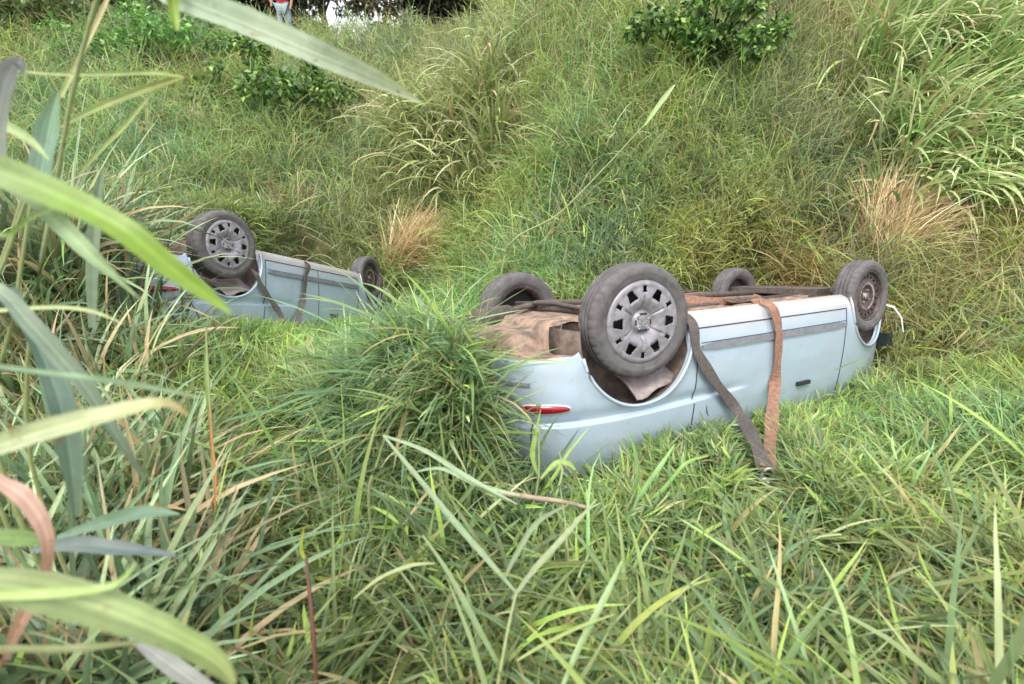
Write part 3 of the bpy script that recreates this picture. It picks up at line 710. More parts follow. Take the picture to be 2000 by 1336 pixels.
# ------------------------------------------------------------------ lifting straps
def on_car(nm, px, py, y=.85): return car_hit(nm, px, py, y)
def spline(P, n=10):
    P = [np.array(p, float) for p in P]; Q = [P[0]]+P+[P[-1]]; out = []
    for i in range(1, len(Q)-2):
        for t in np.linspace(0, 1, n, endpoint=False):
            a, b, c, d = Q[i-1:i+3]; out.append(.5*((2*b)+(-a+c)*t+(2*a-5*b+4*c-d)*t*t+(-a+3*b-3*c+d)*t**3))
    out.append(P[-1]); return out
def strap(nm, lines, label, group=None, hook=None, wd=.055):
    R, T = POSE[nm]; r = empty('lifting_strap', T+R@np.array([.9, .85, .3])); N = R[:, 1]
    for mat, pts in lines:
        P = spline([p-np.array(r.location) for p in pts], 8); EV = EYE-(np.array(pts[-1])); EV /= np.linalg.norm(EV)
        Ns = [N*(1-w)+EV*w for w in sstep(.55, .8, np.linspace(0, 1, len(P)))]; v, f = strip(P, Ns, [wd*(1+.12*math.sin(i*.7)) for i in range(len(P))], .005); mesh('webbing', v, f, M[mat], r)
    if hook is not None:
        h = hook-np.array(r.location); V = []
        arc = [h+np.array([.035*math.cos(a)*1.0, -.01, .055*math.sin(a)]) for a in np.linspace(-.3, math.pi+.3, 14)]
        v, f = merge(tube(arc, .009, 8), tube([h+np.array([-.05, -.01, -.012]), h+np.array([.05, -.01, -.012])], .010, 8), tube([h+np.array([.0, -.01, -.012]), h+np.array([.02, -.03, -.09])], [.016, .007], 8))
        mesh('shackle', v, f, M['galv'], r, True)
    tag(r, label, 'strap'); return r
R, T = POSE['near']; cw = lambda nm, q: POSE[nm][1]+POSE[nm][0]@np.array(q, float)
A1 = [cw('near', (.30, .45, .20)), on_car('near', 1343, 622, .80), on_car('near', 1362, 688, .86), on_car('near', 1400, 750, .87), on_car('near', 1440, 803, .88), ground_at(1470, 852, .26), ground_at(1494, 915, .24)]
B1 = [cw('near', (1.14, -.1, .17)), cw('near', (1.16, .45, .185)), cw('near', (1.17, .80, .178)), on_car('near', 1519, 640, .858), on_car('near', 1519, 700, .862), on_car('near', 1512, 760, .87), ground_at(1507, 830, .27), ground_at(1500, 912, .25)]
strap('near', [('strapg', A1), ('strapo', B1)], 'grey and rusty brown webbing sling round the larger car with a steel shackle', hook=ground_at(1497, 930, .23), wd=.075)
A2 = [cw('far', (.28, .45, .20)), on_car('far', 493, 528, .81), on_car('far', 507, 552, .86), on_car('far', 528, 585, .87), on_car('far', 545, 610, .9), on_car('far', 556, 632, .95)]
B2 = [cw('far', (1.05, .3, .18)), on_car('far', 597, 512, .80), on_car('far', 597, 540, .86), on_car('far', 594, 570, .865), on_car('far', 590, 600, .88), on_car('far', 578, 632, .95)]
strap('far', [('strapg', A2), ('strapg', B2)], 'dull grey webbing sling round the smaller overturned car', wd=.055)

# ------------------------------------------------------------------ tussocks, shrubs and trees on the banks
def blades_at(n, base, spread, th, kap, L, W, col, nseg, az=None, azs=9., lift=0., dry=.0, fold=0., jit=.22, flat=False):
    a = rng.uniform(0, 2*np.pi, n); rr = np.sqrt(rng.random(n))*spread
    P = np.array(base)[None]+np.stack([rr*np.cos(a), rr*np.sin(a), rng.random(n)*lift], 1)
    if not flat: P[:, 2] = H(P[:, 0], P[:, 1])-.03+rng.random(n)*lift
    A0 = rng.uniform(0, 2*np.pi, n) if az is None else rng.normal(az, azs, n)
    c = np.array([lin(q) for q in col])*ALB; c = c[rng.integers(0, len(c), n)]*np.exp(rng.normal(0, jit, (n, 1)))
    k = rng.random(n) < dry; c[k] = lin((178, 158, 122))*ALB
    return blade_mesh(P, A0, np.abs(rng.normal(th, .22, n)), rng.uniform(*kap, n), rng.uniform(*L, n), rng.uniform(*W, n), c, nseg, fold=fold)
def tussock(name, px, py, parts, label, cat, group=None, mt='leaf', lift=.1):
    b = ground_at(px, py, lift); b[2] = H(b[0], b[1]); r = empty(name, b)
    for pn, kw in parts:
        V, Q, C = blades_at(base=b, **kw); quads(pn, V-b, Q, np.clip(C, 0, 1), M[mt], r)
    tag(r, label, cat, group); return r
GG = [(170, 186, 128), (142, 168, 100), (186, 190, 148), (120, 150, 88)]
S = -math.pi/2
cane = [(1740, 300, 'cane grass tussock at the left edge of the right-hand cane stand'), (1830, 320, 'cane grass tussock with upright pale blades inside the right-hand cane stand'), (1900, 300, 'cane grass tussock at the centre of the right-hand cane stand, behind the longest leaves'),
        (1990, 260, 'cane grass tussock cut by the right edge of the picture, upper one'), (1700, 150, 'yellow-green cane grass tussock below the dry stalks'), (1780, 90, 'cane grass tussock near the top edge right of the dry stalks'), (1870, 110, 'upright cane grass tussock near the top edge above the cane stand'), (1980, 90, 'cane grass tussock in the upper right corner'), (1760, 400, 'cane grass tussock with drooping leaves just above the straw clump'), (1860, 385, 'cane grass tussock with long pale drooping leaves in the middle of the right bank'),
        (1960, 350, 'cane grass tussock with pale leaves at the right edge of the bank'), (1800, 250, 'upper cane grass tussock bending over dark gaps on the right bank'), (1930, 210, 'topmost cane grass tussock near the upper right corner')]
for px, py, lb in cane:
    tussock('cane_tussock', px, py, [('leaf_spray', dict(n=150, spread=.36, th=.24, kap=(.7, 2.3), L=(.8, 1.5), W=(.026, .044), col=GG, nseg=8, az=S+(px-1850)*-.002, azs=.8, lift=.25, dry=.08, fold=.2)),
                                    ('stem', dict(n=14, spread=.25, th=.15, kap=(.1, .5), L=(.6, 1.), W=(.008, .012), col=[(150, 150, 110)], nseg=5, az=S, azs=1.5))], lb, 'grass', 'cane grass tussocks on the right bank')
for px, py, lb in [(850, 330, 'cane grass tussock right of the middle of the left bank'), (930, 350, 'cane grass tussock with grey-green arching leaves beside the left bank straw clump'), (925, 225, 'cane grass tussock higher up where the two banks meet'), (810, 270, 'smaller cane grass tussock below the tip of the long grey leaf')]:
    tussock('cane_tussock', px, py, [('leaf_spray', dict(n=190, spread=.5, th=.28, kap=(.7, 2.2), L=(.9, 1.7), W=(.026, .046), col=[(168, 176, 122), (150, 162, 108), (132, 146, 92), (182, 180, 142)], nseg=8, az=S, azs=.8, lift=.3, dry=.1, fold=.2)),
                                    ('stem', dict(n=14, spread=.3, th=.15, kap=(.1, .5), L=(.7, 1.2), W=(.01, .014), col=[(150, 150, 110)], nseg=5, az=S, azs=1.5))], lb, 'grass', 'cane grass tussocks on the left bank')
ST = [(206, 178, 142), (190, 164, 130), (222, 200, 166), (180, 148, 116), (194, 186, 140)]
tussock('straw_tussock', 1722, 505, [('dry_blade', dict(n=1900, spread=.26, th=.26, kap=(.2, 1.5), lift=.22, L=(.6, 1.1), W=(.006, .010), col=ST, nseg=6, az=.75, azs=.75))], 'orange-brown straw tussock leaning right above the front wheel of the larger car', 'straw', mt='dry')
tussock('straw_tussock', 785, 520, [('dry_blade', dict(n=1300, spread=.30, th=.38, kap=(.4, 1.8), lift=.15, L=(.75, 1.3), W=(.008, .013), col=ST, nseg=6, az=.6, azs=.7))], 'orange-brown straw tussock behind the front wheel of the smaller car', 'straw', mt='dry')
tussock('straw_tussock', 1580, 560, [('dry_blade', dict(n=900, spread=.34, th=.7, kap=(.1, 1.2), lift=.15, L=(.25, .6), W=(.004, .007), col=[(206, 170, 116), (190, 150, 100), (160, 130, 84)], nseg=5))], 'flattened yellow straw along the far side of the larger car', 'straw', mt='dry')
for px, py, lb in ((1600, 120, 'brownish dry stalk clump below the top edge right of the leafy shrub'), (1700, 60, 'grey-brown dry stalk clump at the top edge of the right bank'), (1560, 250, 'thin dry stalk clump below the leafy shrub on the right bank'), (1545, 30, 'dry stalk clump touching the right side of the leafy shrub')):
    tussock('dry_stalks', px, py, [('stalk', dict(n=230, spread=.55, th=.42, kap=(-.3, 1.2), L=(.4, .95), W=(.006, .012), col=[(172, 152, 128), (150, 132, 108), (190, 176, 146), (128, 112, 90), (150, 158, 110)], nseg=6))], lb, 'dry grass', 'dry stalk clumps', mt='dry')
for px, py, lb in ((1850, 470, 'flattened straw patch right of the orange-brown straw tussock of the larger car'), (1950, 440, 'flattened straw patch at the right edge of the picture'), (1860, 560, 'flattened straw patch beyond the nose of the larger car'), (1960, 540, 'flattened straw patch at the right edge, nearest the eye')):
    tussock('straw_patch', px, py, [('dry_blade', dict(n=650, spread=.42, th=1.0, kap=(-.3, 1.4), lift=.2, L=(.3, .75), W=(.006, .010), col=[(186, 170, 122), (168, 156, 104), (150, 150, 100), (190, 160, 120)], nseg=6, az=2.6, azs=1.0))], lb, 'straw', 'flattened straw patches on the right bank', mt='dry')
for px, py, lb in ((700, 215, 'dry stalk clump right of the dark shrub on the left bank'), (880, 110, 'dry stalk clump below the dark trees'), (620, 440, 'greyish dry clump just behind the smaller car')):
    tussock('dry_stalks', px, py, [('stalk', dict(n=230, spread=.75, th=.5, kap=(-.2, 1.2), L=(.45, 1.0), W=(.008, .014), col=[(172, 156, 128), (160, 152, 112), (186, 178, 146), (140, 128, 98)], nseg=6))], lb, 'dry grass', 'dry stalk clumps', mt='dry')

def leaf_cloud(cs, n, size, cols, droop=.3):
    """n small folded leaves spread through overlapping lobes cs = [(x,y,z,r)...]"""
    cs = np.array(cs); w = cs[:, 3]**2.2; k = rng.choice(len(cs), n, p=w/w.sum())
    d = rng.normal(0, 1, (n, 3)); d /= np.linalg.norm(d, axis=1)[:, None]; rr = cs[k, 3]*(.45+.6*rng.random(n))
    P = cs[k, :3]+d*rr[:, None]*np.array([1, 1, .8])
    ax = rng.normal(0, 1, (n, 3))+d*.7+np.array([0, 0, -droop]); ax /= np.linalg.norm(ax, axis=1)[:, None]
    up = rng.normal(0, .5, (n, 3))+np.array([0, 0, 1.]); sd = np.cross(ax, up); sd /= np.linalg.norm(sd, axis=1)[:, None]; nn = np.cross(sd, ax)
    L = size*rng.uniform(.6, 1.3, n)[:, None]; W = L*.28
    V = np.stack([P, P+ax*L*.45-sd*W+nn*W*.25, P+ax*L*.45, P+ax*L*.45+sd*W+nn*W*.25, P+ax*L-nn*W*.3], 1)
    Q = (np.arange(n)*5)[:, None, None]+np.array([[0, 1, 4, 2], [0, 2, 4, 3]])[None]
    c = np.array([lin(q) for q in cols])*ALB; c = c[rng.integers(0, len(c), n)]*np.exp(rng.normal(0, .2, (n, 1)))*(.75+.5*rng.random(len(cs))[k])[:, None]
    C = np.repeat(c[:, None], 5, 1)
    return V.reshape(-1, 3), Q.reshape(-1, 4), np.clip(C.reshape(-1, 3), 0, 1)
def shrub(px, py, w, h, n, size, label, cols):
    b = ground_at(px, py, .1); b[2] = H(b[0], b[1]); r = empty('leafy_shrub', b); cs = []; st = []
    for k in range(30):
        a = rnd.uniform(0, 6.28); q = rnd.random()**.5*w*.62; z = rnd.uniform(.15, 1.1)*h*(1-.4*(q/(w*.62))**2)*rnd.choice((.6, 1, 1))
        cs.append((q*math.cos(a), q*math.sin(a)*.7, z, rnd.uniform(.05, .14)*w))
        st.append(tube(spline([(0, 0, 0), (q*math.cos(a)*.4, q*math.sin(a)*.3, z*.5), (q*math.cos(a), q*math.sin(a)*.7, z)], 3), [.012]*7, 5))
    V, Q, C = leaf_cloud(cs, n, size, cols); quads('foliage', V, Q, C, M['leaf'], r)
    v, f = merge(*st); mesh('stem', v, f, M['bark'], r, True); tag(r, label, 'shrub')
DG = [(72, 104, 52), (92, 126, 58), (120, 152, 76), (54, 82, 44), (148, 176, 96)]
shrub(1375, 135, 1.75, 1.25, 4600, .105, 'dark green broad-leaved shrub at the top edge of the right bank', DG)
shrub(540, 215, 2.5, 1.3, 4200, .14, 'dark green broad-leaved shrub in the middle of the left bank', DG)
shrub(275, 120, 3.0, 1.3, 2600, .12, 'bright green leafy shrub high on the left bank beside the leaning stalk', [(104, 150, 70), (120, 168, 84), (90, 130, 62)])

def tree(px, d, crown_z, cw, ch, n, label, cols, lean=0.):
    p = at(px, 60, d); gz = float(H(np.array([p[0]]), np.array([p[1]]))[0]); r = empty('crest_tree', (p[0], p[1], gz))
    pts = spline([(0, 0, -.3), (lean*.3, .0, crown_z*.5), (lean*.7, .1, crown_z+ch*.3), (lean, .1, crown_z+ch*.7)], 5); m = len(pts)
    v, f = tube(pts, [.14*(1-.75*i/(m-1)) for i in range(m)], 9); mesh('trunk', v, f, M['bark'], r, True)
    cs = []; limbs = []
    for k in range(20):
        a = rnd.uniform(0, 6.28); q = rnd.random()**.5*cw/2; z = crown_z+rnd.random()*ch
        c = (lean*.7+q*math.cos(a), q*math.sin(a), z); cs.append((*c, rnd.uniform(.14, .26)*cw))
        s0 = np.array(pts[rnd.randrange(m//3, m)]); limbs.append(tube(spline([s0, (s0+np.array(c))/2+np.array([0, 0, .2]), c], 4), [.05-.004*i for i in range(9)], 5))
        for _ in range(2):
            e = np.array(c)+np.array([rnd.uniform(-.7, .7), rnd.uniform(-.5, .5), rnd.uniform(-1.0, .3)]); limbs.append(tube(spline([c, (np.array(c)+e)/2+np.array([.05, 0, .08]), e], 3), [.018-.002*i for i in range(7)], 4))
    v, f = merge(*limbs); mesh('limb', v, f, M['bark'], r, True)
    V, Q, C = leaf_cloud(cs, n, .17, cols); quads('crown', V, Q, C, M['leaf'], r); tag(r, label, 'tree')
LT = [(112, 134, 84), (96, 120, 70), (134, 146, 98), (120, 112, 80)]
DT = [(58, 70, 44), (74, 88, 52), (44, 54, 36), (92, 100, 64)]; BT = [(92, 78, 58), (70, 62, 46), (66, 74, 46), (110, 96, 72)]
tree(455, 16.5, -.3, 3.4, 3.0, 8000, 'dark green tree beyond the crest, leftmost of the row', DT)
tree(560, 17.5, -.2, 2.8, 3.0, 7000, 'brownish tree beyond the crest left of the white sky gap', BT, .3)
tree(640, 19, 1.6, 2.2, 3.0, 3000, 'slim dark-trunked tree standing in the white sky gap', DT, -.2)
tree(790, 16.5, -.6, 2.8, 3.0, 8000, 'olive-brown tree beyond the crest just right of the sky gap', BT)
tree(880, 17, -.6, 3.2, 3.0, 10000, 'very dark dense tree beyond the crest, second from the right', [(40, 44, 30), (58, 62, 40), (34, 36, 26)])
tree(965, 16.5, -.4, 2.6, 3.0, 8000, 'dark tree at the right end of the row beside the rising bank', DT)
for px, d, lb in ((20, 13.5, 'pale green bushy tree in the upper left corner'), (130, 14.5, 'pale green bushy tree at the top edge left of the leaning stalk'), (240, 15, 'pale green bushy tree at the top edge right of the leaning stalk'), (345, 15.5, 'olive bushy tree behind the base of the broad grey-green leaf')):
    tree(px, d, -.9, 3.2, 2.6, 6500, lb, LT)
for px, py, lb in ((755, 62, 'tangle of pale bare twigs on the crest right of the sky gap'), (820, 58, 'tangle of pale bare twigs in front of the dark trees'), (930, 52, 'tangle of pale bare twigs at the right end of the crest')):
    b = ground_at(px, py, .1); b[2] = H(b[0], b[1]); tw = []
    for k in range(46):
        a = rnd.uniform(0, 6.28); l = rnd.uniform(.5, 1.25); t = rnd.uniform(.1, 1.0); e = np.array([math.cos(a)*math.sin(t), math.sin(a)*math.sin(t)*.6, math.cos(t)])*l
        s0 = np.array([rnd.uniform(-.5, .5), rnd.uniform(-.2, .2), -.05]); mid = s0+e*.5+np.array([rnd.uniform(-.12, .12), 0, rnd.uniform(-.05, .15)])
        tw.append(tube(spline([s0, mid, s0+e], 4), [.011-.001*i for i in range(9)], 4))
    v, f = merge(*tw); o = mesh('twig_tangle', v, f, M['wood'], None, True); o.location = b; tag(o, lb, 'dead bush', 'bare twig tangles on the crest')

# person in a red top at the crest, mostly cut off by the top of the picture
def person():
    p = at(556, 38, 14.5); gz = float(H(np.array([p[0]]), np.array([p[1]]))[0]); r = empty('person', (p[0], p[1], gz))
    J = {'pel': (0, 0, .95), 'chest': (0, .02, 1.30), 'neck': (0, .0, 1.50), 'head': (0, -.02, 1.62), 'top': (0, -.02, 1.74),
         'hl': (.10, 0, .90), 'kl': (.12, -.03, .50), 'al': (.14, .02, .09), 'tl': (.16, -.14, .03), 'hr': (-.10, 0, .90), 'kr': (-.11, -.05, .49), 'ar': (-.12, .04, .09), 'tr': (-.13, -.12, .03),
         'sl': (.19, .0, 1.42), 'el': (.26, .02, 1.14), 'wl': (.25, -.12, .92), 'fl': (.24, -.18, .84), 'sr': (-.19, .0, 1.42), 'er': (-.27, .0, 1.14), 'wr': (-.24, -.16, .95), 'fr': (-.22, -.24, .90)}
    RR = {'pel': .135, 'chest': .14, 'neck': .06, 'head': .095, 'top': .07, 'hl': .09, 'kl': .06, 'al': .042, 'tl': .035, 'hr': .09, 'kr': .06, 'ar': .042, 'tr': .035, 'sl': .06, 'el': .043, 'wl': .03, 'fl': .03, 'sr': .06, 'er': .043, 'wr': .03, 'fr': .03}
    Ed = [('pel', 'chest'), ('chest', 'neck'), ('neck', 'head'), ('head', 'top'), ('pel', 'hl'), ('hl', 'kl'), ('kl', 'al'), ('al', 'tl'), ('pel', 'hr'), ('hr', 'kr'), ('kr', 'ar'), ('ar', 'tr'),
          ('chest', 'sl'), ('sl', 'el'), ('el', 'wl'), ('wl', 'fl'), ('chest', 'sr'), ('sr', 'er'), ('er', 'wr'), ('wr', 'fr')]
    def skin(name, keys, scale, m):
        ks = [k for k in J if k in keys]; ix = {k: i for i, k in enumerate(ks)}
        me = bpy.data.meshes.new(name); me.from_pydata([J[k] for k in ks], [(ix[a], ix[b]) for a, b in Ed if a in ix and b in ix], [])
        o = bpy.data.objects.new(name, me); link(o, r); sk = o.modifiers.new('skin', 'SKIN'); sb = o.modifiers.new('smooth', 'SUBSURF'); sb.levels = sb.render_levels = 2
        if not me.skin_vertices: me.attributes  # layer comes with the modifier
        for k in ks: d = me.skin_vertices[0].data[ix[k]]; d.radius = (RR[k]*scale, RR[k]*scale); d.use_root = (k == ks[0])
        me.materials.append(m); return o
    skin('body', set(J), 1., simple('skin_tone', (.30, .17, .11), .6))
    skin('shirt', {'pel', 'chest', 'neck', 'sl', 'el', 'sr', 'er'}, 1.14, simple('red_cloth', (.55, .02, .05), .8, nscale=8, noise=.3, bump=.4))
    skin('trousers', {'pel', 'hl', 'kl', 'al', 'hr', 'kr', 'ar'}, 1.17, simple('grey_blue_cloth', (.30, .38, .42), .85, nscale=8, noise=.3, bump=.4))
    hr = leaf_cloud([(0, 0, 1.70, .09)], 400, .04, [(30, 26, 22)]); quads('hair', *hr, M['leaf'], r)
    r.location.z = gz-.35+.3; tag(r, 'person in a red top and grey trousers standing on the crest among the trees', 'person')
try: person()
except Exception as ex: print('PERSON', ex)

# ------------------------------------------------------------------ reeds close to the eye, left half
def ribbon(path, cols, roll=.35, fold=.35, seg=12, streak=.10):
    """path: (px, py, depth, width px); a creased leaf with a pale midrib"""
    P = [at(a, b, d) for a, b, d, w in path]; kw = .68 if path[0][2] > 1.4 else 1.; Wd = [kw*w*d/FPX for a, b, d, w in path]
    pts = np.array(spline(P, seg)); n = len(pts); wd = np.interp(np.linspace(0, len(P)-1, n), range(len(P)), Wd)
    cc = np.array([lin(c) for c in cols])*ALB; u = np.linspace(0, len(cc)-1, n)
    colr = np.stack([np.interp(u, range(len(cc)), cc[:, k]) for k in range(3)], 1)
    V = []; C = []; off = np.array([-1, -.9, -.78, -.64, -.5, -.35, -.2, -.06, 0, .06, .2, .35, .5, .64, .78, .9, 1.0]); st = rng.normal(0, streak, len(off)); K = len(off); ph = rnd.uniform(0, 6)
    for i in range(n):
        d = pts[min(i+1, n-1)]-pts[max(i-1, 0)]; d /= np.linalg.norm(d); v = EYE-pts[i]; v /= np.linalg.norm(v)
        w = np.cross(d, v); w /= np.linalg.norm(w); nn = np.cross(w, d); a = roll+.25*math.sin(i*.13+ph); w2 = w*math.cos(a)+nn*math.sin(a); n2 = np.cross(w2, d)
        ed = rng.normal(0, .02)
        for k, o in enumerate(off):
            if abs(o) == 1: o = o*(1+ed)
            V.append(pts[i]+w2*o*wd[i]/2-n2*fold*wd[i]*.5*(1-abs(o))+n2*math.sin(i*.5+ph)*wd[i]*.03*o)
            C.append(colr[i]*.74*(1+st[k])*(1.22 if abs(o) < .1 else 1))
    Q = [(i*K+j, i*K+j+1, (i+1)*K+j+1, (i+1)*K+j) for i in range(n-1) for j in range(K-1)]
    return np.array(V), np.array(Q), np.clip(np.array(C), 0, 1)
def reed(label, stem, leaves, cat='reed', name='reed_plant', group=None, scol=(150, 160, 110), sw=.007):
    """stem: list of (px, py, depth) from the ground up; leaves: list of (path, colours, roll)"""
    sp = [at(*q) for q in stem]; b = sp[0].copy(); gz = float(H(np.array([b[0]]), np.array([b[1]]))[0]); b[2] = gz; r = empty(name, b)
    pp = spline([b-b]+[q-b for q in sp], 6); v, f = tube(pp, [sw*(1-.5*i/len(pp)) for i in range(len(pp))], 7)
    me = quads('stem', np.array(v), np.array([q for q in f if len(q) == 4]), lin(scol)*ALB, M['leaf'], r)
    for L in leaves:
        V, Q, C = ribbon(L[0], L[1], *(L[2:] if len(L) > 2 else ())); quads('leaf', V-b, Q, C, M['leaf'], r)
    tag(r, label, cat, group); return r
GR = (168, 190, 158); PG = (186, 200, 150); YG = (132, 166, 60); DGr = (112, 134, 100); BG = (120, 146, 128); PK = (206, 162, 140); BR = (150, 120, 90)
reed('tall reed whose broad grey-green leaf slants down across the top of the left bank', [(60, 900, 1.5), (120, 300, 1.2), (230, -140, 1.0)],
     [([(230, -90, 1.0, 30), (340, -18, 1.0, 62), (480, 40, 1.05, 56), (620, 102, 1.1, 48), (730, 152, 1.2, 34), (820, 198, 1.3, 4)], [GR, (176, 194, 164), (190, 204, 172), (196, 206, 160)], .25),
      ([(225, -120, 1.0, 20), (330, -60, .98, 26), (338, 10, .98, 22), (346, 60, .98, 6)], [YG, (130, 160, 50)], .3)])
reed('reed at the left edge with a long yellow-green leaf reaching to the smaller car', [(-210, 1000, 1.1), (-190, 600, .9), (-160, 300, .8)],
     [([(-160, 300, .8, 30), (-20, 328, .8, 60), (100, 375, .8, 62), (230, 440, .8, 52), (330, 520, .82, 44), (400, 572, .84, 28), (452, 612, .86, 3)], [(150, 178, 128), (150, 172, 112), (132, 164, 66), (132, 164, 54), (134, 166, 58), (150, 178, 78)], .2, .25),
      ([(-160, 330, .85, 12), (-10, 455, .9, 10), (60, 425, .9, 9), (115, 402, .95, 3)], [(140, 170, 84), (120, 150, 80)], .3),
      ([(-100, 300, 1.0, 10), (60, 390, 1.05, 24), (120, 440, 1.1, 34), (170, 490, 1.1, 30), (225, 540, 1.12, 16), (272, 584, 1.15, 3)], [(150, 174, 130), (166, 190, 140)], -.3)])
reed('reed with crossing grey-green leaves along the left edge below the yellow-green leaf', [(-200, 1200, 1.1), (-160, 800, 1.0), (-130, 560, .95)],
     [([(-130, 540, 1.0, 20), (-10, 562, 1.0, 30), (60, 632, 1.0, 34), (120, 700, 1.02, 34), (175, 765, 1.04, 30), (235, 860, 1.06, 22), (285, 940, 1.1, 4)], [(150, 168, 146), (142, 160, 136), (118, 138, 108)], .3),
      ([(-140, 690, .9, 10), (-10, 715, .9, 12), (150, 735, .9, 14), (270, 752, .95, 13), (392, 776, 1.0, 4)], [DGr, (130, 160, 120), (150, 172, 130)], .4),
      ([(-130, 620, 1.2, 8), (0, 606, 1.2, 9), (110, 600, 1.2, 9), (180, 608, 1.2, 8), (240, 632, 1.2, 2)], [(180, 196, 140), (188, 198, 140)], .3),
      ([(20, 560, 1.25, 24), (80, 680, 1.25, 40), (118, 780, 1.2, 44), (140, 900, 1.2, 40), (150, 1010, 1.2, 10)], [(112, 138, 122), (104, 130, 112), (116, 138, 110)], .5)])
reed('reed with a pale cream-green leaf bending to a brown tip left of the ditch centre', [(-230, 1260, .9), (-200, 1050, .85), (-150, 920, .8)],
     [([(-150, 915, .8, 30), (-10, 870, .8, 42), (90, 838, .82, 42), (190, 812, .84, 40), (280, 790, .86, 30), (330, 788, .88, 16), (368, 812, .9, 4)], [(166, 178, 132), (178, 190, 142), (190, 198, 150), (196, 196, 140), (190, 160, 110)], .35, .3)])
reed('reed in the lower left corner with the broadest olive leaf and a blue-grey leaf', [(-260, 1500, .9), (-220, 1300, .8), (-160, 1160, .75)],
     [([(-160, 1150, .74, 40), (-20, 1140, .74, 64), (120, 1165, .74, 74), (250, 1205, .75, 70), (350, 1248, .76, 60), (420, 1290, .77, 42), (458, 1336, .78, 12)], [(136, 146, 108), (144, 160, 106), (150, 170, 110), (140, 160, 92), (150, 160, 100)], .3, .3),
      ([(-150, 1165, .72, 12), (-10, 1163, .72, 18), (110, 1158, .72, 18), (200, 1148, .74, 14), (240, 1130, .74, 10), (266, 1096, .75, 3)], [(176, 204, 124), (180, 206, 128), (170, 196, 120)], .2),
      ([(-140, 1060, .95, 20), (-10, 1050, .95, 34), (50, 1052, .95, 30), (100, 1060, .96, 8)], [(128, 160, 88), (120, 150, 84)], .3),
      ([(60, 1075, 1.2, 8), (140, 1062, 1.2, 30), (230, 1070, 1.2, 32), (300, 1078, 1.2, 18), (345, 1085, 1.2, 3)], [(116, 130, 126), (108, 124, 118)], .4),
      ([(110, 1050, 1.3, 8), (200, 1020, 1.3, 26), (280, 1000, 1.3, 28), (350, 1004, 1.3, 4)], [(124, 152, 126), (116, 146, 116)], .4),
      ([(-100, 1280, .9, 10), (0, 1268, .9, 16), (150, 1266, .9, 16), (300, 1250, .95, 4)], [(126, 136, 88), (140, 150, 96)], .3),
      ([(250, 1240, 1.0, 6), (300, 1275, 1.0, 26), (350, 1310, 1.0, 34), (410, 1350, 1.0, 30), (470, 1400, 1.0, 10)], [(176, 178, 170), (150, 152, 142)], .3)])
reed('dead reed with a folded pinkish-brown leaf at the lower left edge', [(-120, 1420, .95), (-60, 1380, .95), (5, 1290, .95)],
     [([(-60, 900, .95, 20), (-10, 935, .95, 28), (40, 965, .95, 34), (75, 1010, .95, 30), (92, 1055, .95, 24), (90, 1110, .95, 24), (65, 1170, .95, 28), (35, 1225, .95, 22), (10, 1290, .95, 12)], [(200, 158, 136), (214, 176, 158), (206, 166, 146), (186, 148, 124), (196, 154, 132), (170, 136, 112)], .35, .3)], 'dead reed', 'dead_reed', scol=(150, 120, 90))
reed('pale leaning stalk rising to the top edge above the smaller car', [(-40, 800, 1.7), (40, 400, 1.55), (120, 190, 1.5)],
     [([(112, 200, 1.5, 14), (160, 105, 1.5, 12), (195, 30, 1.5, 12), (230, -50, 1.5, 8)], [(176, 190, 128), (196, 190, 138), (190, 170, 130)], .2),
      ([(30, 138, 1.3, 4), (120, 145, 1.3, 5), (220, 144, 1.3, 7), (300, 142, 1.3, 7), (358, 150, 1.3, 3)], [(180, 192, 130), (160, 180, 110)], .2)], 'stalk')
reed('thin reed with two bent yellowish leaves meeting below the leaning stalk', [(-60, 820, 1.5), (20, 480, 1.4), (110, 250, 1.35)],
     [([(110, 250, 1.35, 6), (190, 210, 1.35, 12), (270, 178, 1.35, 14), (330, 158, 1.35, 10), (362, 150, 1.35, 3)], [(150, 170, 104), (176, 190, 120), (150, 140, 70)], .2),
      ([(150, 345, 1.45, 5), (190, 300, 1.45, 10), (245, 244, 1.45, 12), (296, 182, 1.45, 4)], [(160, 180, 110), (176, 190, 120)], .2),
      ([(-30, 230, 1.1, 16), (20, 250, 1.1, 20), (60, 276, 1.1, 16), (95, 312, 1.1, 4)], [(176, 196, 136), (168, 190, 130)], .2)])
reed('blue-grey broad-leaved reed at the left edge above the yellow-green leaf', [(0, 900, 1.5), (30, 600, 1.35), (60, 400, 1.3)],
     [([(60, 400, 1.3, 10), (76, 330, 1.3, 44), (92, 250, 1.3, 40), (112, 180, 1.3, 6)], [(120, 150, 124), (124, 156, 130), (130, 160, 120)], .3),
      ([(180, 640, 1.6, 20), (180, 520, 1.6, 34), (186, 420, 1.6, 30), (200, 330, 1.6, 6)], [(120, 140, 112), (128, 148, 116)], .3),
      ([(10, 360, 1.0, 8), (-6, 240, 1.0, 30), (10, 150, 1.0, 38), (34, 120, 1.0, 22), (46, 145, 1.0, 5)], [(124, 138, 116), (118, 124, 118), (108, 112, 112)], .4),
      ([(60, 300, 1.5, 5), (130, 285, 1.5, 7), (190, 300, 1.5, 3)], [(170, 190, 130)], .3) if False else ([(270, 275, 1.9, 2), (320, 338, 1.9, 5), (360, 390, 1.9, 5), (388, 436, 1.9, 2)], [(84, 104, 64), (84, 104, 64)], .2)])
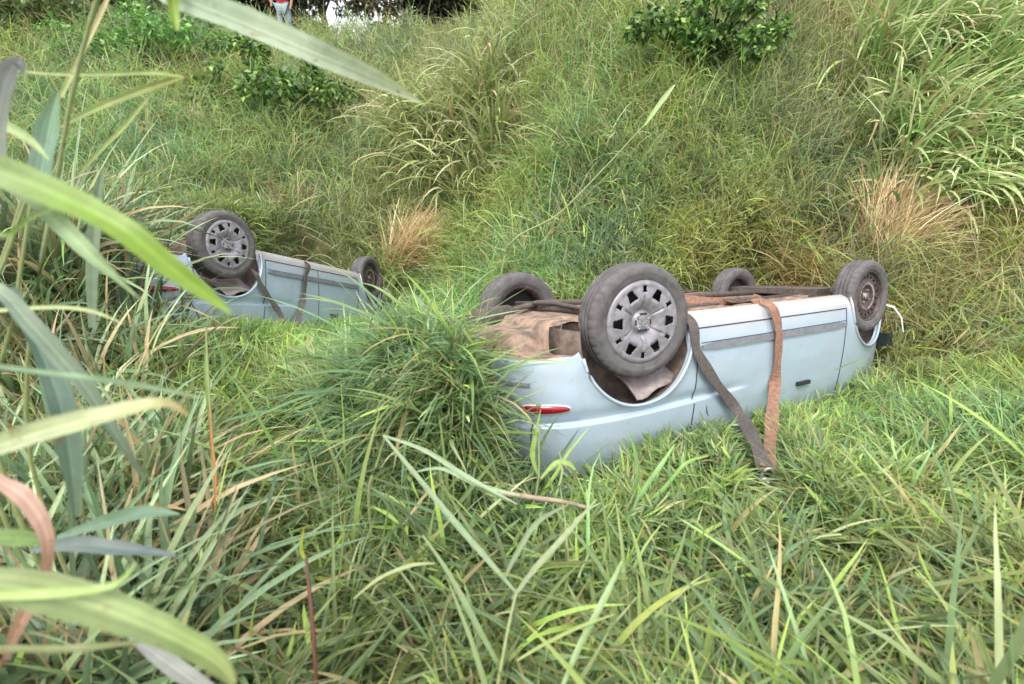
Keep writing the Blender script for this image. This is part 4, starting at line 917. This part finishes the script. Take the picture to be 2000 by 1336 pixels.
reed('slim green stem with a withered orange leaf rising left of the ditch centre', [(424, 1000, 2.2), (412, 820, 2.2), (402, 640, 2.2)],
     [([(404, 640, 2.2, 5), (402, 720, 2.2, 9), (408, 800, 2.2, 10), (414, 850, 2.2, 8)], [(150, 176, 110), (160, 180, 100)], .2),
      ([(408, 800, 2.15, 4), (414, 870, 2.15, 9), (420, 930, 2.15, 9), (420, 1000, 2.15, 3)], [(200, 150, 90), (206, 140, 86)], .2)], 'stem')
reed('upright dark red-brown stem at the bottom edge of the left half', [(622, 1400, 1.55), (612, 1240, 1.55), (598, 1090, 1.6)],
     [([(600, 1100, 1.6, 4), (590, 1080, 1.6, 12), (588, 1060, 1.6, 10), (594, 1030, 1.6, 2)], [(150, 170, 60), (160, 170, 70)], .2)], 'stem', scol=(110, 72, 62), sw=.009)
reed('grey-green reed fanning down to the right below the meeting of the two banks', [(720, 980, 2.2), (738, 900, 2.15), (752, 858, 2.1)],
     [([(748, 850, 2.1, 6), (810, 925, 2.0, 16), (880, 1010, 1.9, 18), (950, 1090, 1.8, 16), (1010, 1160, 1.75, 5)], [(164, 184, 142), (150, 172, 132), (156, 178, 138)], .3),
      ([(748, 850, 2.1, 5), (830, 880, 2.05, 13), (910, 930, 2.0, 15), (1010, 985, 1.95, 4)], [(170, 190, 150), (160, 182, 142)], .3),
      ([(800, 925, 2.05, 4), (860, 915, 2.0, 10), (930, 945, 2.0, 13), (1015, 968, 1.95, 4)], [(150, 178, 140), (176, 194, 156)], .3),
      ([(825, 1045, 1.7, 5), (870, 1110, 1.65, 14), (920, 1200, 1.6, 18), (985, 1320, 1.55, 10)], [(150, 170, 120), (130, 154, 104)], .3),
      ([(690, 1170, 1.6, 3), (740, 1130, 1.6, 11), (800, 1105, 1.6, 12), (850, 1100, 1.6, 3)], [(186, 196, 140), (170, 184, 130)], .3)])
reed('reed at the lower left of the larger car leaning away to the right', [(960, 1420, 1.5), (990, 1240, 1.55), (1008, 1160, 1.6)],
     [([(1000, 1170, 1.6, 8), (1045, 1110, 1.65, 16), (1100, 1050, 1.7, 18), (1165, 975, 1.8, 4)], [(150, 164, 126), (162, 176, 132), (172, 184, 140)], .3),
      ([(985, 1130, 1.6, 6), (1010, 1080, 1.65, 14), (1050, 1020, 1.7, 15), (1110, 985, 1.8, 4)], [(132, 150, 112), (150, 166, 124)], .3),
      ([(1095, 1350, 1.45, 10), (1135, 1255, 1.5, 20), (1180, 1170, 1.55, 20), (1215, 1095, 1.6, 5)], [(148, 178, 116), (164, 190, 130)], .3),
      ([(1010, 1290, 1.5, 6), (1060, 1260, 1.5, 10), (1130, 1225, 1.5, 10), (1200, 1200, 1.5, 3)], [(170, 186, 110), (160, 178, 104)], .3)])
reed('bright green blade cluster in front of the door of the larger car', [(1240, 1010, 2.6), (1235, 990, 2.6), (1232, 975, 2.6)],
     [([(1228, 1005, 2.6, 6), (1262, 950, 2.6, 16), (1290, 910, 2.6, 15), (1318, 868, 2.65, 3)], [(140, 180, 110), (150, 190, 116)], .3),
      ([(1232, 990, 2.6, 6), (1245, 930, 2.6, 11), (1240, 880, 2.65, 10), (1228, 840, 2.7, 2)], [(110, 150, 80), (120, 160, 86)], .3),
      ([(1236, 990, 2.6, 6), (1290, 960, 2.6, 12), (1340, 905, 2.6, 12), (1385, 890, 2.65, 2)], [(136, 176, 90), (150, 190, 100)], .3)])
reed('pale yellowish weed sprouting in front of the red lamp of the larger car', [(1040, 1010, 2.5), (1052, 930, 2.5), (1052, 850, 2.5)],
     [([(1052, 930, 2.5, 5), (1040, 890, 2.5, 16), (1046, 850, 2.5, 12), (1056, 800, 2.5, 2)], [(150, 180, 96), (156, 186, 100)], .2),
      ([(1056, 935, 2.5, 5), (1085, 905, 2.5, 16), (1110, 905, 2.5, 14), (1130, 925, 2.5, 2)], [(170, 196, 116), (160, 190, 110)], .2),
      ([(1075, 1010, 2.5, 4), (1088, 960, 2.5, 6), (1098, 920, 2.5, 6), (1092, 880, 2.5, 2)], [(196, 200, 150), (186, 196, 140)], .2)], 'weed', 'weed')
reed('seed-topped thin stalk slanting across the middle of the right bank', [(985, 500, 4.6), (1100, 410, 4.7), (1258, 245, 4.9)],
     [([(1258, 246, 4.9, 3), (1275, 222, 4.9, 13), (1298, 190, 4.9, 15), (1318, 165, 4.9, 4)], [(160, 200, 120), (186, 206, 150)], .2)], 'stalk', 'seeding_stalk', sw=.009)
# tall tussocks hiding the tail of the larger car where the two banks meet
for px, py, d, h, n, lb in ((890, 905, 2.9, (.2, .42), 70, 'green tussock growing against the tail of the larger car'), (915, 900, 2.85, (.2, .4), 60, 'green tussock at the left corner of the tail of the larger car'),
                             (985, 700, 4.4, (.5, .8), 100, 'green tussock behind the tail of the larger car'), (1005, 1010, 2.45, (.15, .3), 60, 'low green tussock under the red lamp of the larger car')):
    b = at(px, py, d); b[2] = H(b[0], b[1]); r = empty('grass_tussock', b)
    V, Q, C = blades_at(n=n*2, base=b, spread=.2, th=.4, kap=(.6, 2.2), L=h, W=(.008, .019), col=[(128, 150, 98), (114, 136, 88), (156, 172, 118), (106, 126, 84)], nseg=7, fold=.25, jit=.2); quads('leaf_spray', V-b, Q, np.clip(C, 0, 1), M['leaf'], r)
    V, Q, C = blades_at(n=n*3, base=b, spread=.22, th=.9, kap=(-.2, 1.2), L=(.10, .26), W=(.009, .018), col=[(128, 150, 98), (114, 136, 88), (162, 176, 120), (102, 122, 80)], nseg=4, fold=.25, lift=h[1]*.8); quads('side_leaf', V-b, Q, np.clip(C, 0, 1), M['leaf'], r)
    tag(r, lb, 'grass', 'tall tussocks at the tail of the larger car')
# thicket of cane grass on the left
LG = [(120, 142, 108), (104, 128, 92), (140, 160, 118), (128, 120, 92), (156, 172, 130), (90, 112, 84)]
for px, py, d, lb in ((40, 1280, 1.5, 'cane grass tussock in the lower left corner'), (200, 1200, 1.8, 'cane grass tussock right of the dead pinkish reed'), (60, 1000, 2.1, 'cane grass tussock behind the pale cream-green leaf'),
                      (220, 930, 2.5, 'cane grass tussock left of the withered orange leaf'), (110, 780, 3.1, 'cane grass tussock behind the crossing grey-green leaves'), (10, 650, 3.4, 'cane grass tussock at the left edge below the yellow-green leaf'),
                      (215, 730, 3.6, 'cane grass tussock in front of the tail of the smaller car'), (150, 520, 4.6, 'cane grass tussock left of the smaller car'), (20, 420, 5.2, 'cane grass tussock at the left edge of the bank'), (190, 430, 6.2, 'cane grass tussock on the bank beyond the tail of the smaller car'),
                      (110, 700, 4.2, 'tall cane grass tussock hiding the outer tail corner of the smaller car'), (190, 705, 4.3, 'tall cane grass tussock against the bumper of the smaller car'), (226, 700, 4.6, 'tall cane grass tussock just left of the red lamp of the smaller car'), (310, 640, 4.6, 'small cane grass tussock below the red lamp of the smaller car')):
    b = at(px, py, d); b[2] = H(b[0], b[1]); r = empty('cane_tussock', b); sc_ = .62 if px == 310 else 1.35 if py in (700, 705) else 1.
    V, Q, C = blades_at(n=190, base=b, spread=.34, th=.20, kap=(.2, 2.0), L=(.55*sc_, 1.15*sc_), W=(.016, .036), col=LG, nseg=8, fold=.3, dry=.16); quads('leaf_spray', V-b, Q, np.clip(C, 0, 1), M['leaf'], r)
    V, Q, C = blades_at(n=26, base=b, spread=.25, th=.12, kap=(-.1, .4), L=(.5*sc_, .9*sc_), W=(.006, .010), col=[(140, 136, 96), (120, 130, 84), (160, 140, 110)], nseg=5); quads('stem', V-b, Q, np.clip(C, 0, 1), M['leaf'], r)
    tag(r, lb, 'grass', 'cane grass tussocks along the left side')
# dead stick at the foot of the larger car
P = [at(975, 962, 2.35), at(1040, 972, 2.35), at(1100, 980, 2.35), at(1148, 992, 2.35)]; b = P[0].copy()
v, f = tube(spline([p-b for p in P], 6), [.014-.0004*i for i in range(19)], 8); o = mesh('fallen_stick', v, f, M['wood'], None, True); o.location = b
tag(o, 'pale dead stick lying in the grass below the red lamp of the larger car', 'stick')
